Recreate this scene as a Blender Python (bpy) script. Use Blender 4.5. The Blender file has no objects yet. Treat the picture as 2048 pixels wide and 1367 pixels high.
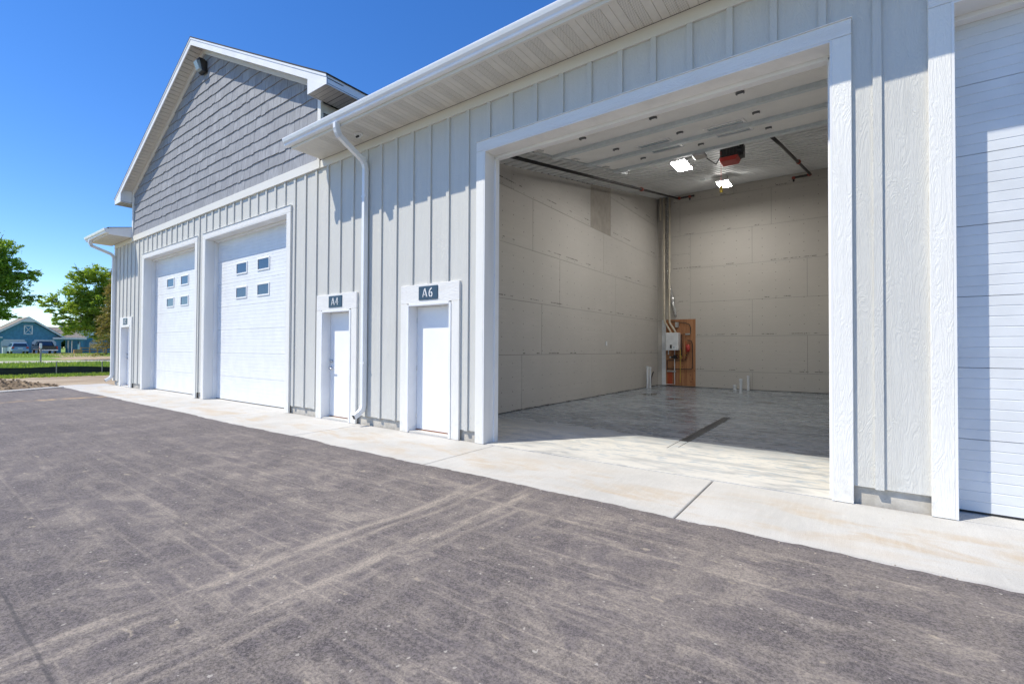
import bpy, math, random
from mathutils import Matrix, Vector
R = random.Random(7)
scene = bpy.context.scene
C = scene.collection

# ------------------------------------------------------------------ camera
YAW, PITCH, ROLL = 0.626127567, 0.0152260516, 0.00517312651
fw = Vector((-math.sin(YAW) * math.cos(PITCH), math.cos(YAW) * math.cos(PITCH), math.sin(PITCH)))
rt = Vector((math.cos(YAW), math.sin(YAW), 0))
up = rt.cross(fw)
rt2 = rt * math.cos(ROLL) + up * math.sin(ROLL)
up2 = up * math.cos(ROLL) - rt * math.sin(ROLL)
CAM = Vector((8.2823, -5.2844, 1.3777))
cd = bpy.data.cameras.new('camera')
cd.sensor_width = 36.0
cd.lens = 930.2 * 36.0 / 2048.0
cd.clip_start = 0.05
cd.clip_end = 2000
cam = bpy.data.objects.new('camera', cd)
C.objects.link(cam)
m = Matrix.Identity(4)
for i in range(3):
    m[i][0] = rt2[i]; m[i][1] = up2[i]; m[i][2] = -fw[i]; m[i][3] = CAM[i]
cam.matrix_world = m
scene.camera = cam

# ------------------------------------------------------------------ light
SUN = Vector((-0.76, -1.0, 1.9)).normalized()
w = bpy.data.worlds.new('World')
scene.world = w
w.use_nodes = True
nt = w.node_tree
bg = nt.nodes['Background']
sky = nt.nodes.new('ShaderNodeTexSky')
sky.sky_type = 'NISHITA'
sky.sun_disc = False
sky.sun_elevation = math.asin(SUN.z)
sky.sun_rotation = math.atan2(SUN.x, SUN.y)
sky.air_density = 1.0
sky.dust_density = 0.0
sky.altitude = 1200
sky.ozone_density = 3.0
hs = nt.nodes.new('ShaderNodeHueSaturation')
hs.inputs['Saturation'].default_value = 1.28
hs.inputs['Hue'].default_value = 0.509
nt.links.new(sky.outputs[0], hs.inputs['Color'])
nt.links.new(hs.outputs[0], bg.inputs[0])
bg.inputs[1].default_value = 0.15
sl = bpy.data.lights.new('sun', 'SUN')
sl.energy = 3.9
sl.angle = math.radians(0.53)
sl.color = (1.0, 0.93, 0.785)
so = bpy.data.objects.new('sun', sl)
C.objects.link(so)
so.location = (0, -20, 30)
so.rotation_euler = (-SUN).to_track_quat('-Z', 'Y').to_euler()
scene.view_settings.view_transform = 'Standard'
scene.view_settings.look = 'None'
scene.view_settings.gamma = 1
scene.view_settings.exposure = 0.52
scene.cycles.diffuse_bounces = 7
try:
    scene.view_settings.use_curve_mapping = False
except Exception:
    pass

# ------------------------------------------------------------------ helpers
def tag(o, label=None, cat=None, group=None, kind=None):
    if label: o['label'] = label
    if cat: o['category'] = cat
    if group: o['group'] = group
    if kind: o['kind'] = kind
    return o

def empty(name, loc, label, cat, group=None):
    o = bpy.data.objects.new(name, None)
    C.objects.link(o)
    o.location = loc
    o.empty_display_size = 0.2
    return tag(o, label, cat, group)

def origin(o):
    v = Vector((0, 0, 0))
    while o is not None:
        v += Vector(o.location)
        o = o.parent
    return v

class MB:
    def __init__(s):
        s.v, s.f, s.mi, s.cur = [], [], [], 0
    def face(s, pts):
        n = len(s.v)
        s.v += [tuple(p) for p in pts]
        s.f.append(tuple(range(n, n + len(pts)))); s.mi.append(s.cur)
    def mesh(s, vs, fs):
        n = len(s.v)
        s.v += [tuple(p) for p in vs]
        for f in fs:
            s.f.append(tuple(n + i for i in f)); s.mi.append(s.cur)
    def box(s, x0, x1, y0, y1, z0, z1):
        vs = [(x, y, z) for z in (z0, z1) for y in (y0, y1) for x in (x0, x1)]
        s.mesh(vs, [(0, 2, 3, 1), (4, 5, 7, 6), (0, 1, 5, 4), (2, 6, 7, 3), (0, 4, 6, 2), (1, 3, 7, 5)])
        return s
    def prism(s, poly, off, cap=True):
        """closed polygon (3D points) extruded by vector off"""
        n = len(poly)
        a = [Vector(p) for p in poly]
        b = [p + Vector(off) for p in a]
        fs = [(i, (i + 1) % n, n + (i + 1) % n, n + i) for i in range(n)]
        if cap:
            fs += [tuple(reversed(range(n))), tuple(range(n, 2 * n))]
        s.mesh(a + b, fs)
        return s
    def loft(s, rings, closed=True, caps=True):
        n = len(rings[0])
        vs = [p for r in rings for p in r]
        fs = []
        for k in range(len(rings) - 1):
            for i in range(n if closed else n - 1):
                j = (i + 1) % n
                fs.append((k * n + i, k * n + j, (k + 1) * n + j, (k + 1) * n + i))
        if caps and closed:
            fs.append(tuple(reversed(range(n))))
            fs.append(tuple(range((len(rings) - 1) * n, len(rings) * n)))
        s.mesh(vs, fs)
        return s
    def tube(s, pts, r, n=8, r2=None, rect=None, refv=None):
        pts = [Vector(p) for p in pts]
        rings = []
        ref = Vector(refv) if refv else None
        for i, p in enumerate(pts):
            d = (pts[min(i + 1, len(pts) - 1)] - pts[max(i - 1, 0)]).normalized()
            if ref is None:
                ref = Vector((0, 0, 1)) if abs(d.z) < .9 else Vector((1, 0, 0))
            a = d.cross(ref)
            if a.length < 1e-4: a = d.cross(Vector((0, 1, 0)))
            a.normalize(); b = a.cross(d).normalized()
            if refv is None: ref = b
            if rect:
                hx, hy = rect
                rings.append([p + a * hx * sx + b * hy * sy for sx, sy in ((-1, -1), (1, -1), (1, 1), (-1, 1))])
            else:
                rr = r if r2 is None else r + (r2 - r) * i / max(1, len(pts) - 1)
                rings.append([p + (a * math.cos(t) + b * math.sin(t)) * rr for t in [2 * math.pi * k / n for k in range(n)]])
        s.loft(rings)
        return s
    def build(s, name, mat, parent=None, bevel=0, smooth=False):
        me = bpy.data.meshes.new(name)
        o0 = origin(parent) if parent is not None else Vector((0, 0, 0))
        me.from_pydata([(x - o0.x, y - o0.y, z - o0.z) for x, y, z in s.v], [], s.f)
        mats = mat if isinstance(mat, (list, tuple)) else [mat]
        for mm in mats: me.materials.append(mm)
        if len(mats) > 1: me.polygons.foreach_set('material_index', s.mi)
        if smooth: me.polygons.foreach_set('use_smooth', [True] * len(s.f))
        me.update()
        o = bpy.data.objects.new(name, me)
        C.objects.link(o)
        if parent is not None: o.parent = parent
        if bevel:
            b = o.modifiers.new('bevel', 'BEVEL'); b.width = bevel; b.segments = 1; b.limit_method = 'ANGLE'
        return o

def box(name, mat, parent, *a, bevel=0):
    return MB().box(*a).build(name, mat, parent, bevel)

# ------------------------------------------------------------------ materials
class NT:
    def __init__(s, name):
        s.m = bpy.data.materials.new(name); s.m.use_nodes = True
        s.t = s.m.node_tree; s.b = s.t.nodes['Principled BSDF']
        s.pos = s.t.nodes.new('ShaderNodeNewGeometry').outputs['Position']
    def n(s, typ, **kw):
        nd = s.t.nodes.new(typ)
        for k, v in kw.items(): setattr(nd, k, v)
        return nd
    def put(s, sock, v):
        if isinstance(v, bpy.types.NodeSocket): s.t.links.new(v, sock)
        elif v is not None:
            if sock.type == 'RGBA' and len(v) == 3: v = (*v, 1)
            sock.default_value = v
    def math(s, op, a, b=None, c=None, clamp=False):
        nd = s.n('ShaderNodeMath', operation=op); nd.use_clamp = clamp
        for i, v in enumerate((a, b, c)):
            if v is not None: s.put(nd.inputs[i], v)
        return nd.outputs[0]
    def sep(s):
        nd = s.n('ShaderNodeSeparateXYZ'); s.put(nd.inputs[0], s.pos); return nd.outputs
    def vec(s, scale=(1, 1, 1), rot=(0, 0, 0), loc=(0, 0, 0)):
        nd = s.n('ShaderNodeMapping'); s.put(nd.inputs[0], s.pos)
        nd.inputs['Scale'].default_value = scale; nd.inputs['Rotation'].default_value = rot; nd.inputs['Location'].default_value = loc
        return nd.outputs[0]
    def noise(s, scale, detail=4, rough=.55, stretch=(1, 1, 1), rot=(0, 0, 0), dist=0, loc=(0, 0, 0)):
        nd = s.n('ShaderNodeTexNoise'); s.put(nd.inputs['Vector'], s.vec(stretch, rot, loc))
        nd.inputs['Scale'].default_value = scale; nd.inputs['Detail'].default_value = detail
        nd.inputs['Roughness'].default_value = rough; nd.inputs['Distortion'].default_value = dist
        return nd.outputs[0]
    def ramp(s, v, a, b, lo=0., hi=1.):
        nd = s.n('ShaderNodeMapRange'); nd.interpolation_type = 'SMOOTHSTEP'
        s.put(nd.inputs[0], v)
        for i, x in zip((1, 2, 3, 4), (a, b, lo, hi)): nd.inputs[i].default_value = x
        return nd.outputs[0]
    def mix(s, f, a, b, mode='MIX'):
        nd = s.n('ShaderNodeMix', data_type='RGBA', blend_type=mode)
        s.put(nd.inputs[0], f); s.put(nd.inputs[6], a); s.put(nd.inputs[7], b)
        return nd.outputs[2]
    def bump(s, h, strength=.3, dist=.01):
        nd = s.n('ShaderNodeBump'); s.put(nd.inputs['Height'], h)
        nd.inputs['Strength'].default_value = strength; nd.inputs['Distance'].default_value = dist
        s.t.links.new(nd.outputs[0], s.b.inputs['Normal'])
    def out(s, col=None, rough=None, metal=None, **kw):
        if col is not None: s.put(s.b.inputs['Base Color'], col)
        if rough is not None: s.put(s.b.inputs['Roughness'], rough)
        if metal is not None: s.b.inputs['Metallic'].default_value = metal
        for k, v in kw.items(): s.put(s.b.inputs[k], v)
        return s.m

def simple(name, col, rough=.6, metal=0, var=.12, vs=6, bs=0, bstr=.1, stretch=(1, 1, 1), **kw):
    t = NT(name)
    f = t.noise(vs, 4, stretch=stretch)
    c2 = tuple(c * (1 - 2 * var) for c in col); c1 = tuple(min(1, c * (1 + var)) for c in col)
    if bs: t.bump(t.noise(bs, 3, stretch=stretch), bstr, .004)
    return t.out(t.mix(t.ramp(f, .3, .7), c2, c1), rough, metal, **kw)

def woodgrain(name, col, rough, strength, axis='z', dirt=.06):
    """embossed cedar-grain fibre-cement board, grain running along z (or x)"""
    t = NT(name)
    st = (1, 1, .07) if axis == 'z' else (.07, 1, 1)
    st1 = (1, 1, .17) if axis == 'z' else (.17, 1, 1)
    g1 = t.noise(11, 4, .55, st1, dist=1.1)
    g2 = t.noise(90, 3, .6, (1, 1, .25) if axis == 'z' else (.25, 1, 1), dist=.6)
    lines = t.math('SINE', t.math('MULTIPLY', g1, 62))
    h = t.math('ADD', t.math('MULTIPLY', lines, .5), g2)
    t.bump(h, strength, .004)
    v = t.noise(1.3, 3); v2 = t.noise(14, 4, .6, st)
    c = t.mix(t.ramp(v, .3, .7), tuple(x * (1 - dirt) for x in col), col)
    c = t.mix(t.ramp(v2, .35, .75), c, tuple(x * (1 - 1.3 * dirt) for x in col))
    z = t.sep()[2]
    c = t.mix(t.math('MULTIPLY', t.ramp(z, .55, .02), t.ramp(t.noise(9, 5, .65), .42, .68, 0, .22)), c, (.30, .26, .205))
    return t.out(c, rough)

SIDING = woodgrain('greige_board_siding', (.60, .592, .552), .62, .42, dirt=.04)
TRIM = woodgrain('white_cedar_trim', (.79, .775, .73), .5, .42, dirt=.02)
TRIMH = woodgrain('white_cedar_trim_flat', (.775, .76, .73), .5, .5, 'x', dirt=.02)
WHITE = simple('white_painted_metal', (.80, .80, .80), .4, var=.03, vs=2)
PANEL = simple('white_door_skin', (.76, .77, .78), .42, var=.025, vs=3, bs=260, bstr=.12)
PANELIN = simple('cream_door_inside', (.90, .885, .85), .5, var=.02, vs=2, bs=200, bstr=.1)
FLUSH = simple('white_flush_door', (.84, .84, .84), .45, var=.015, vs=2)
JAMB = simple('white_jamb', (.78, .775, .76), .5, var=.04, vs=3, bs=60, bstr=.15, stretch=(1, 1, .1))
FRIEZE = simple('almond_frieze_board', (.70, .68, .625), .55, var=.03, vs=3, bs=80, bstr=.2, stretch=(.1, 1, 1))
SOFFIT = simple('almond_soffit', (.66, .635, .575), .5, var=.03, vs=4)
GUTTER = simple('white_gutter_metal', (.80, .81, .82), .28, var=.02, vs=2)
GALV = simple('galvanised_steel', (.60, .63, .635), .45, .3, var=.05, vs=18)
HINGE = simple('dull_hinge_steel', (.16, .165, .17), .5, .3)
STRUT = simple('zinc_strut', (.66, .71, .725), .5, .12, var=.04, vs=14)
PANE2 = simple('painted_bright_pane', (.34, .42, .46), .12, var=.05)  # bluish brightness of the raised door's glass painted into the base colour
BLACK = simple('black_metal', (.02, .02, .022), .45, var=.1)
DARKPIPE = simple('black_iron_pipe', (.035, .033, .033), .5, .3, var=.15)
REDFIT = simple('red_fitting', (.26, .035, .02), .45, var=.15)
RED = simple('red_plastic', (.42, .035, .025), .4, var=.05)
GLASS = simple('dark_window_glass', (.03, .05, .085), .03, var=.05, **{'Specular IOR Level': 1.0})
NAVY = simple('navy_sign_plate', (.032, .066, .105), .4, var=.06)
PVC = simple('white_pvc', (.66, .68, .70), .4, var=.05)
CREAMPVC = simple('cream_cpvc', (.56, .50, .39), .45, var=.06)
STEEL = simple('brushed_steel', (.62, .62, .62), .3, .9, var=.08)
COPPER = simple('copper_pipe', (.36, .15, .075), .35, .7, var=.15)
BRASS = simple('brass_gas_line', (.60, .43, .07), .4, .2, var=.1)
ORANGE = simple('orange_pex', (.52, .08, .025), .5, var=.08)
BRONZE = simple('dark_bronze_housing', (.02, .018, .017), .4, var=.1)
LENS = simple('prismatic_lens', (.30, .36, .38), .15, var=.12, vs=40)
ROOF = simple('charcoal_roof_shingle', (.045, .045, .048), .9, var=.3, vs=30, bs=60, bstr=.5)
SHADOWGAP = simple('dark_joint', (.06, .058, .055), .9, var=.1)

def mk_foil():
    t = NT('foil_insulation')
    v = t.noise(26, 4, .7, (1, 1, .45), dist=1)
    t.bump(v, 1.0, .04)
    return t.out(t.mix(t.ramp(v, .3, .7), (.45, .45, .45), (.8, .8, .8)), .25, .9)
FOIL = mk_foil()

def mk_vent():
    t = NT('vented_soffit')
    x, y, z = t.sep()
    fx = t.math('SUBTRACT', t.math('FRACT', t.math('DIVIDE', x, .0203)), .5)
    row = t.math('FLOOR', t.math('DIVIDE', y, .018))
    odd = t.math('MULTIPLY', t.math('MODULO', t.math('ABSOLUTE', row), 2), .5)
    fx = t.math('SUBTRACT', t.math('FRACT', t.math('ADD', t.math('DIVIDE', x, .0203), odd)), .5)
    fy = t.math('SUBTRACT', t.math('FRACT', t.math('DIVIDE', y, .018)), .5)
    d = t.math('SQRT', t.math('ADD', t.math('MULTIPLY', fx, fx), t.math('MULTIPLY', fy, fy)))
    hole = t.ramp(d, .16, .24, 1, 0)
    return t.out(t.mix(hole, (.66, .635, .575), (.06, .055, .05)), .5)
VENT = mk_vent()

def mk_drywall(name, horiz, col, off):
    t = NT(name)
    X = t.sep()
    u = X[0] if horiz == 'x' else X[1]
    z = X[2]
    du = t.math('SUBTRACT', t.math('FRACT', t.math('DIVIDE', u, .4064)), .5)
    dz = t.math('SUBTRACT', t.math('FRACT', t.math('DIVIDE', z, .3)), .5)
    j = t.math('MULTIPLY', t.math('SUBTRACT', t.noise(1.7, 2), .5), .5)
    dz = t.math('ADD', dz, t.math('MULTIPLY', j, .6))
    d = t.math('SQRT', t.math('ADD', t.math('POWER', t.math('MULTIPLY', du, .4064), 2), t.math('POWER', t.math('MULTIPLY', dz, .3), 2)))
    screw = t.ramp(d, .009, .017, 1, 0)
    screw = t.math('MULTIPLY', screw, t.ramp(t.noise(3.1, 2), .38, .5, .25, 1))
    zz = t.math('ABSOLUTE', t.math('SUBTRACT', t.math('MODULO', t.math('ADD', z, off), 1.262), .05))
    pr = t.math('MULTIPLY', t.ramp(zz, .008, .016, 1, 0), t.ramp(t.noise(2.2, 1, stretch=(1, 1, .3), loc=(3, 3, 0)), .55, .58))
    pr = t.math('MULTIPLY', pr, t.ramp(t.noise(55, 2, stretch=(1, 1, .2)), .42, .5))
    v = t.ramp(t.noise(.9, 4), .3, .7)
    fib = t.ramp(t.noise(5, 4, .6, (.3, .3, 4)), .3, .7)
    c = t.mix(v, tuple(x * .9 for x in col), col)
    c = t.mix(fib, c, tuple(x * .93 for x in col))
    k = t.math('MAXIMUM', t.math('MULTIPLY', screw, .75), t.math('MULTIPLY', pr, .85), clamp=True)
    c = t.mix(k, c, (.07, .065, .06))
    t.bump(t.noise(30, 3), .05, .003)
    return t.out(c, .75)
DRYB = mk_drywall('grey_drywall_back', 'x', (.50, .47, .425), .63)
DRYL = mk_drywall('grey_drywall_side', 'y', (.47, .445, .41), .03)
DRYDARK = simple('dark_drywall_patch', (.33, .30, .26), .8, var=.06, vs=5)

def mk_ceiling():
    t = NT('corrugated_liner_steel')
    v = t.ramp(t.noise(2.0, 4, stretch=(.4, 1, 1)), .3, .7)
    return t.out(t.mix(v, (.60, .61, .605), (.68, .685, .68)), .5, .0)
CEIL = mk_ceiling()

def mk_asphalt():
    t = NT('dusty_asphalt')
    x, y, z = t.sep()
    fine = t.noise(170, 3, .75)
    mid = t.noise(75, 5, .75)
    agg = t.n('ShaderNodeTexVoronoi'); t.put(agg.inputs['Vector'], t.vec()); agg.inputs['Scale'].default_value = 78
    sp = t.n('ShaderNodeSeparateColor'); t.put(sp.inputs[0], agg.outputs['Color'])
    med = t.noise(.75, 7, .66, (1, 1.3, 1), dist=.7)
    blot = t.noise(2.6, 6, .72, (1, 1.5, 1), dist=1.0, loc=(9, 3, 0))
    fx = t.noise(1.0, 7, .7, (.16, 15, 1), (0, 0, .02))
    fx2 = t.noise(1.0, 5, .7, (.35, 6, 1), (0, 0, -.09), loc=(3, 7, 0))
    fy = t.noise(1.0, 7, .72, (13, .25, 1), (0, 0, .07), loc=(5, 2, 0))
    wob = t.math('MULTIPLY', t.math('SUBTRACT', t.noise(.55, 2), .5), .34)
    tr = None
    for cx, wd, am in ((5.26, .05, .95), (5.40, .035, .75), (5.56, .03, .4), (5.76, .06, .95), (5.92, .03, .6), (6.2, .05, .45), (4.75, .04, .35), (4.3, .05, .25), (7.5, .14, .4), (8.8, .12, .35)):
        d = t.math('ABSOLUTE', t.math('SUBTRACT', t.math('ADD', x, wob), cx))
        g = t.ramp(d, wd * .3, wd * 1.9, am, 0)
        tr = g if tr is None else t.math('MAXIMUM', tr, g)
    brk = t.ramp(t.noise(4.0, 6, .75, (2.4, .5, 1)), .36, .60, .15, 1)
    tr = t.math('MULTIPLY', tr, brk)
    dust = t.math('MULTIPLY', t.ramp(fx, .50, .68), .55)
    dust = t.math('MAXIMUM', dust, t.math('MULTIPLY', t.ramp(fx2, .50, .70), .50))
    dust = t.math('MAXIMUM', dust, t.math('MULTIPLY', t.ramp(fy, .54, .70), .22))
    # dustiest on the right, in front of the open bay
    side = t.ramp(x, -1.5, 7.0, .55, 1.15)
    dust = t.math('ADD', dust, t.math('MULTIPLY', t.ramp(blot, .42, .64), .50))
    dust = t.math('MULTIPLY', dust, t.ramp(med, .30, .66, .35, 1.1))
    dust = t.math('MULTIPLY', dust, side)
    dust = t.math('MAXIMUM', dust, tr, clamp=True)
    clean = t.ramp(t.math('ADD', y, t.math('MULTIPLY', wob, .4)), -1.75, -1.42, 1, .35)
    dust = t.math('MULTIPLY', dust, clean)
    grit = t.ramp(mid, .34, .62, .4, 1.15)
    dust = t.math('MULTIPLY', dust, grit, clamp=True)
    base = t.mix(t.ramp(sp.outputs[0], .05, .95), (.044, .037, .040), (.175, .150, .154))
    base = t.mix(t.ramp(fine, .40, .66), base, (.20, .178, .168))
    base = t.mix(t.ramp(mid, .55, .38, 0, .75), base, (.050, .043, .046))
    base = t.mix(t.ramp(med, .35, .7, 0, .35), base, (.20, .175, .175))
    c = t.mix(t.math('MULTIPLY', dust, .95, clamp=True), base, (.40, .345, .285))
    chip = t.math('GREATER_THAN', sp.outputs[1], .9975)
    c = t.mix(t.math('MULTIPLY', chip, .7), c, (.5, .46, .41))
    sm = t.math('MULTIPLY', t.ramp(t.noise(4.2, 4, .6, (1, 1.8, 1), loc=(2, 8, 0)), .655, .72), t.ramp(fine, .35, .6, .4, 1))
    c = t.mix(t.math('MULTIPLY', sm, .65), c, (.50, .425, .32))
    seam = t.ramp(t.math('ABSOLUTE', t.math('ADD', t.math('SUBTRACT', y, -4.82), t.math('MULTIPLY', wob, .15))), .004, .012, .5, 0)
    seam = t.math('MULTIPLY', seam, t.ramp(blot, .35, .5))
    c = t.mix(seam, c, (.04, .039, .045))
    ch = t.math('MULTIPLY', t.ramp(t.math('ABSOLUTE', t.math('ADD', t.math('ADD', x, 8.55), t.math('MULTIPLY', wob, .8))), .05, .32, 1, 0), t.ramp(t.noise(2.2, 5, .7), .42, .6))
    c = t.mix(t.math('MULTIPLY', ch, .75), c, (.52, .35, .18))
    h = t.math('ADD', t.math('MULTIPLY', sp.outputs[2], .7), t.math('MULTIPLY', fine, 1.2))
    t.bump(t.math('ADD', h, mid), .6, .010)
    return t.out(c, .88)
ASPHALT = mk_asphalt()

def mk_apron():
    t = NT('broomed_concrete')
    x, y, z = t.sep()
    v = t.ramp(t.noise(1.2, 5, .6), .3, .7)
    st = t.noise(1.6, 6, .68, (.7, 1.8, 1), dist=.5)
    band = t.math('MULTIPLY', t.ramp(y, -.12, -.62), t.ramp(y, -1.36, -1.0))
    stain = t.math('MULTIPLY', t.ramp(st, .45, .66), t.math('ADD', t.math('MULTIPLY', band, .62), .06))
    c = t.mix(v, (.46, .452, .432), (.55, .54, .517))
    c = t.mix(stain, c, (.47, .36, .235))
    f = t.noise(120, 3, .7)
    c = t.mix(t.ramp(f, .38, .68, 0, .42), c, (.26, .25, .225))
    bl = t.noise(1.0, 5, .7, (26, 3, 1))
    c = t.mix(t.ramp(bl, .45, .7, 0, .30), c, (.56, .545, .51))
    ed = t.ramp(t.math('ADD', y, t.math('MULTIPLY', t.noise(5, 4), .12)), -1.26, -1.34, 0, .45)
    c = t.mix(ed, c, (.30, .285, .275))
    sp = t.ramp(t.noise(22, 2), .70, .76)
    c = t.mix(t.math('MULTIPLY', sp, .35), c, (.33, .23, .13))
    br = t.noise(1.0, 3, .6, (160, 5, 1))
    t.bump(t.math('ADD', br, f), .4, .006)
    return t.out(c, .8)
APRON = mk_apron()

def mk_floor():
    t = NT('sealed_concrete_floor')
    x, y, z = t.sep()
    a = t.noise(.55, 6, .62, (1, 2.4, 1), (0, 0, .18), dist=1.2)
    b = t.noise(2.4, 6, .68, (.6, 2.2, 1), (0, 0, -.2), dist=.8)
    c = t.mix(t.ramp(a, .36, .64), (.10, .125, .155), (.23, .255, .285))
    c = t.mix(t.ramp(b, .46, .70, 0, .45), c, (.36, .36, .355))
    front = t.ramp(y, 2.5, 1.2)  # sunlit front painted paler than the shaded rear, in the floor colour
    sun_mottle = t.ramp(b, .30, .56)
    c = t.mix(t.math('MULTIPLY', front, t.math('ADD', t.math('MULTIPLY', sun_mottle, .6), .38)), c, (.56, .545, .505))
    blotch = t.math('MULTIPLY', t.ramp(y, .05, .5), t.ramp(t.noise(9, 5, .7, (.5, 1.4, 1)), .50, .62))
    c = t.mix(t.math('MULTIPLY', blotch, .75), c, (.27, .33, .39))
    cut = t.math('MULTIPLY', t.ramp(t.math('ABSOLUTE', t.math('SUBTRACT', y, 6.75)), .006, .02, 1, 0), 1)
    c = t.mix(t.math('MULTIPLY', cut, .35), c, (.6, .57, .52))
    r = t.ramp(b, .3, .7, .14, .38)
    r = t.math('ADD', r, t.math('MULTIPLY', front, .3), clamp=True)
    t.bump(t.noise(40, 3), .06, .004)
    return t.out(c, r)
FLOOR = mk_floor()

def mk_foundation():
    t = NT('poured_foundation')
    v = t.noise(8, 6, .7)
    p = t.ramp(t.noise(26, 3), .66, .74)
    c = t.mix(t.ramp(v, .3, .7), (.40, .37, .32), (.54, .51, .455))
    c = t.mix(t.math('MULTIPLY', p, .6), c, (.16, .14, .11))
    t.bump(v, .5, .012)
    return t.out(c, .85)
FOUND = mk_foundation()

def mk_shake():
    t = NT('slate_grey_shake')
    oi = t.n('ShaderNodeObjectInfo').outputs['Random']
    g = t.noise(46, 3, .6, (1, 1, .05))
    c = t.mix(oi, (.262, .272, .295), (.345, .355, .38))
    c = t.mix(t.ramp(g, .35, .62, .75, 0), c, (.20, .20, .217))
    t.bump(g, .7, .006)
    return t.out(c, .75)
SHAKE = mk_shake()

def mk_dirt(name, a, b, s=.6):
    t = NT(name)
    n1 = t.noise(s, 7, .68, (1, .5, 1)); n2 = t.noise(18, 4, .7)
    c = t.mix(t.ramp(n1, .35, .65), a, b)
    c = t.mix(t.ramp(n2, .4, .75, 0, .5), c, tuple(x * .55 for x in a))
    t.bump(t.math('ADD', n1, n2), .8, .06)
    return t.out(c, .95)
DIRT = mk_dirt('graded_dirt', (.34, .255, .165), (.50, .40, .28))
PILE = mk_dirt('loose_topsoil', (.20, .145, .09), (.36, .275, .18), 3)
DRIVE = mk_dirt('dirt_drive', (.36, .26, .165), (.48, .37, .24), .3)
ROAD = mk_dirt('pale_gravel_road', (.48, .44, .38), (.58, .54, .475), .3)

def mk_grass(name, a, b, cc):
    t = NT(name)
    n1 = t.noise(.5, 6, .7); n2 = t.noise(7, 5, .7)
    c = t.mix(t.ramp(n1, .35, .65), a, b)
    c = t.mix(t.ramp(n2, .45, .7, 0, .7), c, cc)
    t.bump(n2, .9, .1)
    return t.out(c, .9)
GRASS = mk_grass('mown_grass', (.15, .25, .03), (.23, .33, .04), (.10, .17, .028))

def mk_leaf(name, a, b, c3, rough=.5, scale=.55):
    t = NT(name)
    n1 = t.noise(scale, 3, .6); n2 = t.noise(9, 2)
    c = t.mix(t.ramp(n1, .34, .66), a, b)
    c = t.mix(t.ramp(n2, .5, .75, 0, .8), c, c3)
    tr = t.n('ShaderNodeBsdfTranslucent'); t.put(tr.inputs[0], t.mix(1.0, c, (1.7, 1.6, 1.0), 'MULTIPLY'))
    mx = t.n('ShaderNodeMixShader'); mx.inputs[0].default_value = .5
    t.out(c, rough)
    t.t.links.new(t.b.outputs[0], mx.inputs[1]); t.t.links.new(tr.outputs[0], mx.inputs[2])
    t.t.links.new(mx.outputs[0], t.t.nodes['Material Output'].inputs[0])
    return t.m
BLADE = mk_leaf('grass_blades', (.15, .25, .04), (.23, .31, .055), (.30, .30, .09))
LEAF1 = mk_leaf('maple_leaves', (.14, .25, .032), (.23, .35, .042), (.30, .40, .06))
LEAF2 = mk_leaf('light_leaves', (.18, .29, .036), (.28, .38, .048), (.35, .42, .08), scale=.8)
LEAF3 = mk_leaf('spruce_needles', (.12, .14, .04), (.21, .165, .06), (.27, .22, .08), scale=1.3)
BARK = simple('grey_brown_bark', (.10, .075, .055), .9, var=.3, vs=9, bs=30, bstr=.6, stretch=(1, 1, .2))

def mk_ply():
    t = NT('knotty_plywood')
    x, y, z = t.sep()
    g = t.noise(26, 4, .6, (1, 1, .04), dist=1)
    c = t.mix(t.ramp(g, .35, .65), (.27, .11, .045), (.43, .205, .09))
    vo = t.n('ShaderNodeTexVoronoi'); t.put(vo.inputs['Vector'], t.vec((1, .001, .8))); vo.inputs['Scale'].default_value = 5.5
    k = t.ramp(vo.outputs['Distance'], .07, .15, 1, 0)
    c = t.mix(t.math('MULTIPLY', k, .85), c, (.10, .035, .015))
    return t.out(c, .6)
PLY = mk_ply()
BLUEWALL = simple('blue_lap_siding', (.07, .24, .36), .6, var=.1, vs=3)
HWHITE = simple('house_white_trim', (.72, .72, .72), .6, var=.04)
HDOOR = simple('house_garage_door', (.52, .54, .57), .6, var=.05)
HROOF = simple('brown_grey_roof', (.25, .22, .195), .9, var=.2, vs=8)
WEATHER = simple('weathered_wood', (.30, .29, .27), .85, var=.2, vs=12)
TIMBER = simple('tan_timber', (.42, .25, .10), .8, var=.15, vs=9)
FABRIC = simple('black_silt_fabric', (.018, .021, .020), .8, var=.3, vs=5, stretch=(1, .3, 3))

def lamp_mat(strength):
    t = NT('lit_diffuser')
    t.b.inputs['Emission Color'].default_value = (1.0, .975, .935, 1)
    t.b.inputs['Emission Strength'].default_value = strength
    return t.out((.9, .9, .9), .5)

# ------------------------------------------------------------------ ground
def gz(x):
    t = max(0., min(1., (-58 - x) / 26.)); t = t * t * (3 - 2 * t)
    return -.045 + .40 * t

def sheet(name, mat, xs, y0, y1, dz, ny=1, kind='structure', skew=0.):
    b = MB()
    for i in range(len(xs) - 1):
        for j in range(ny):
            ya, yb = y0 + (y1 - y0) * j / ny, y0 + (y1 - y0) * (j + 1) / ny
            p = [(xs[i], ya), (xs[i + 1], ya), (xs[i + 1], yb), (xs[i], yb)]
            b.face([(x + skew * y, y, gz(x) + dz) for x, y in p])
    return tag(b.build(name, mat), kind=kind)

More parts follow.
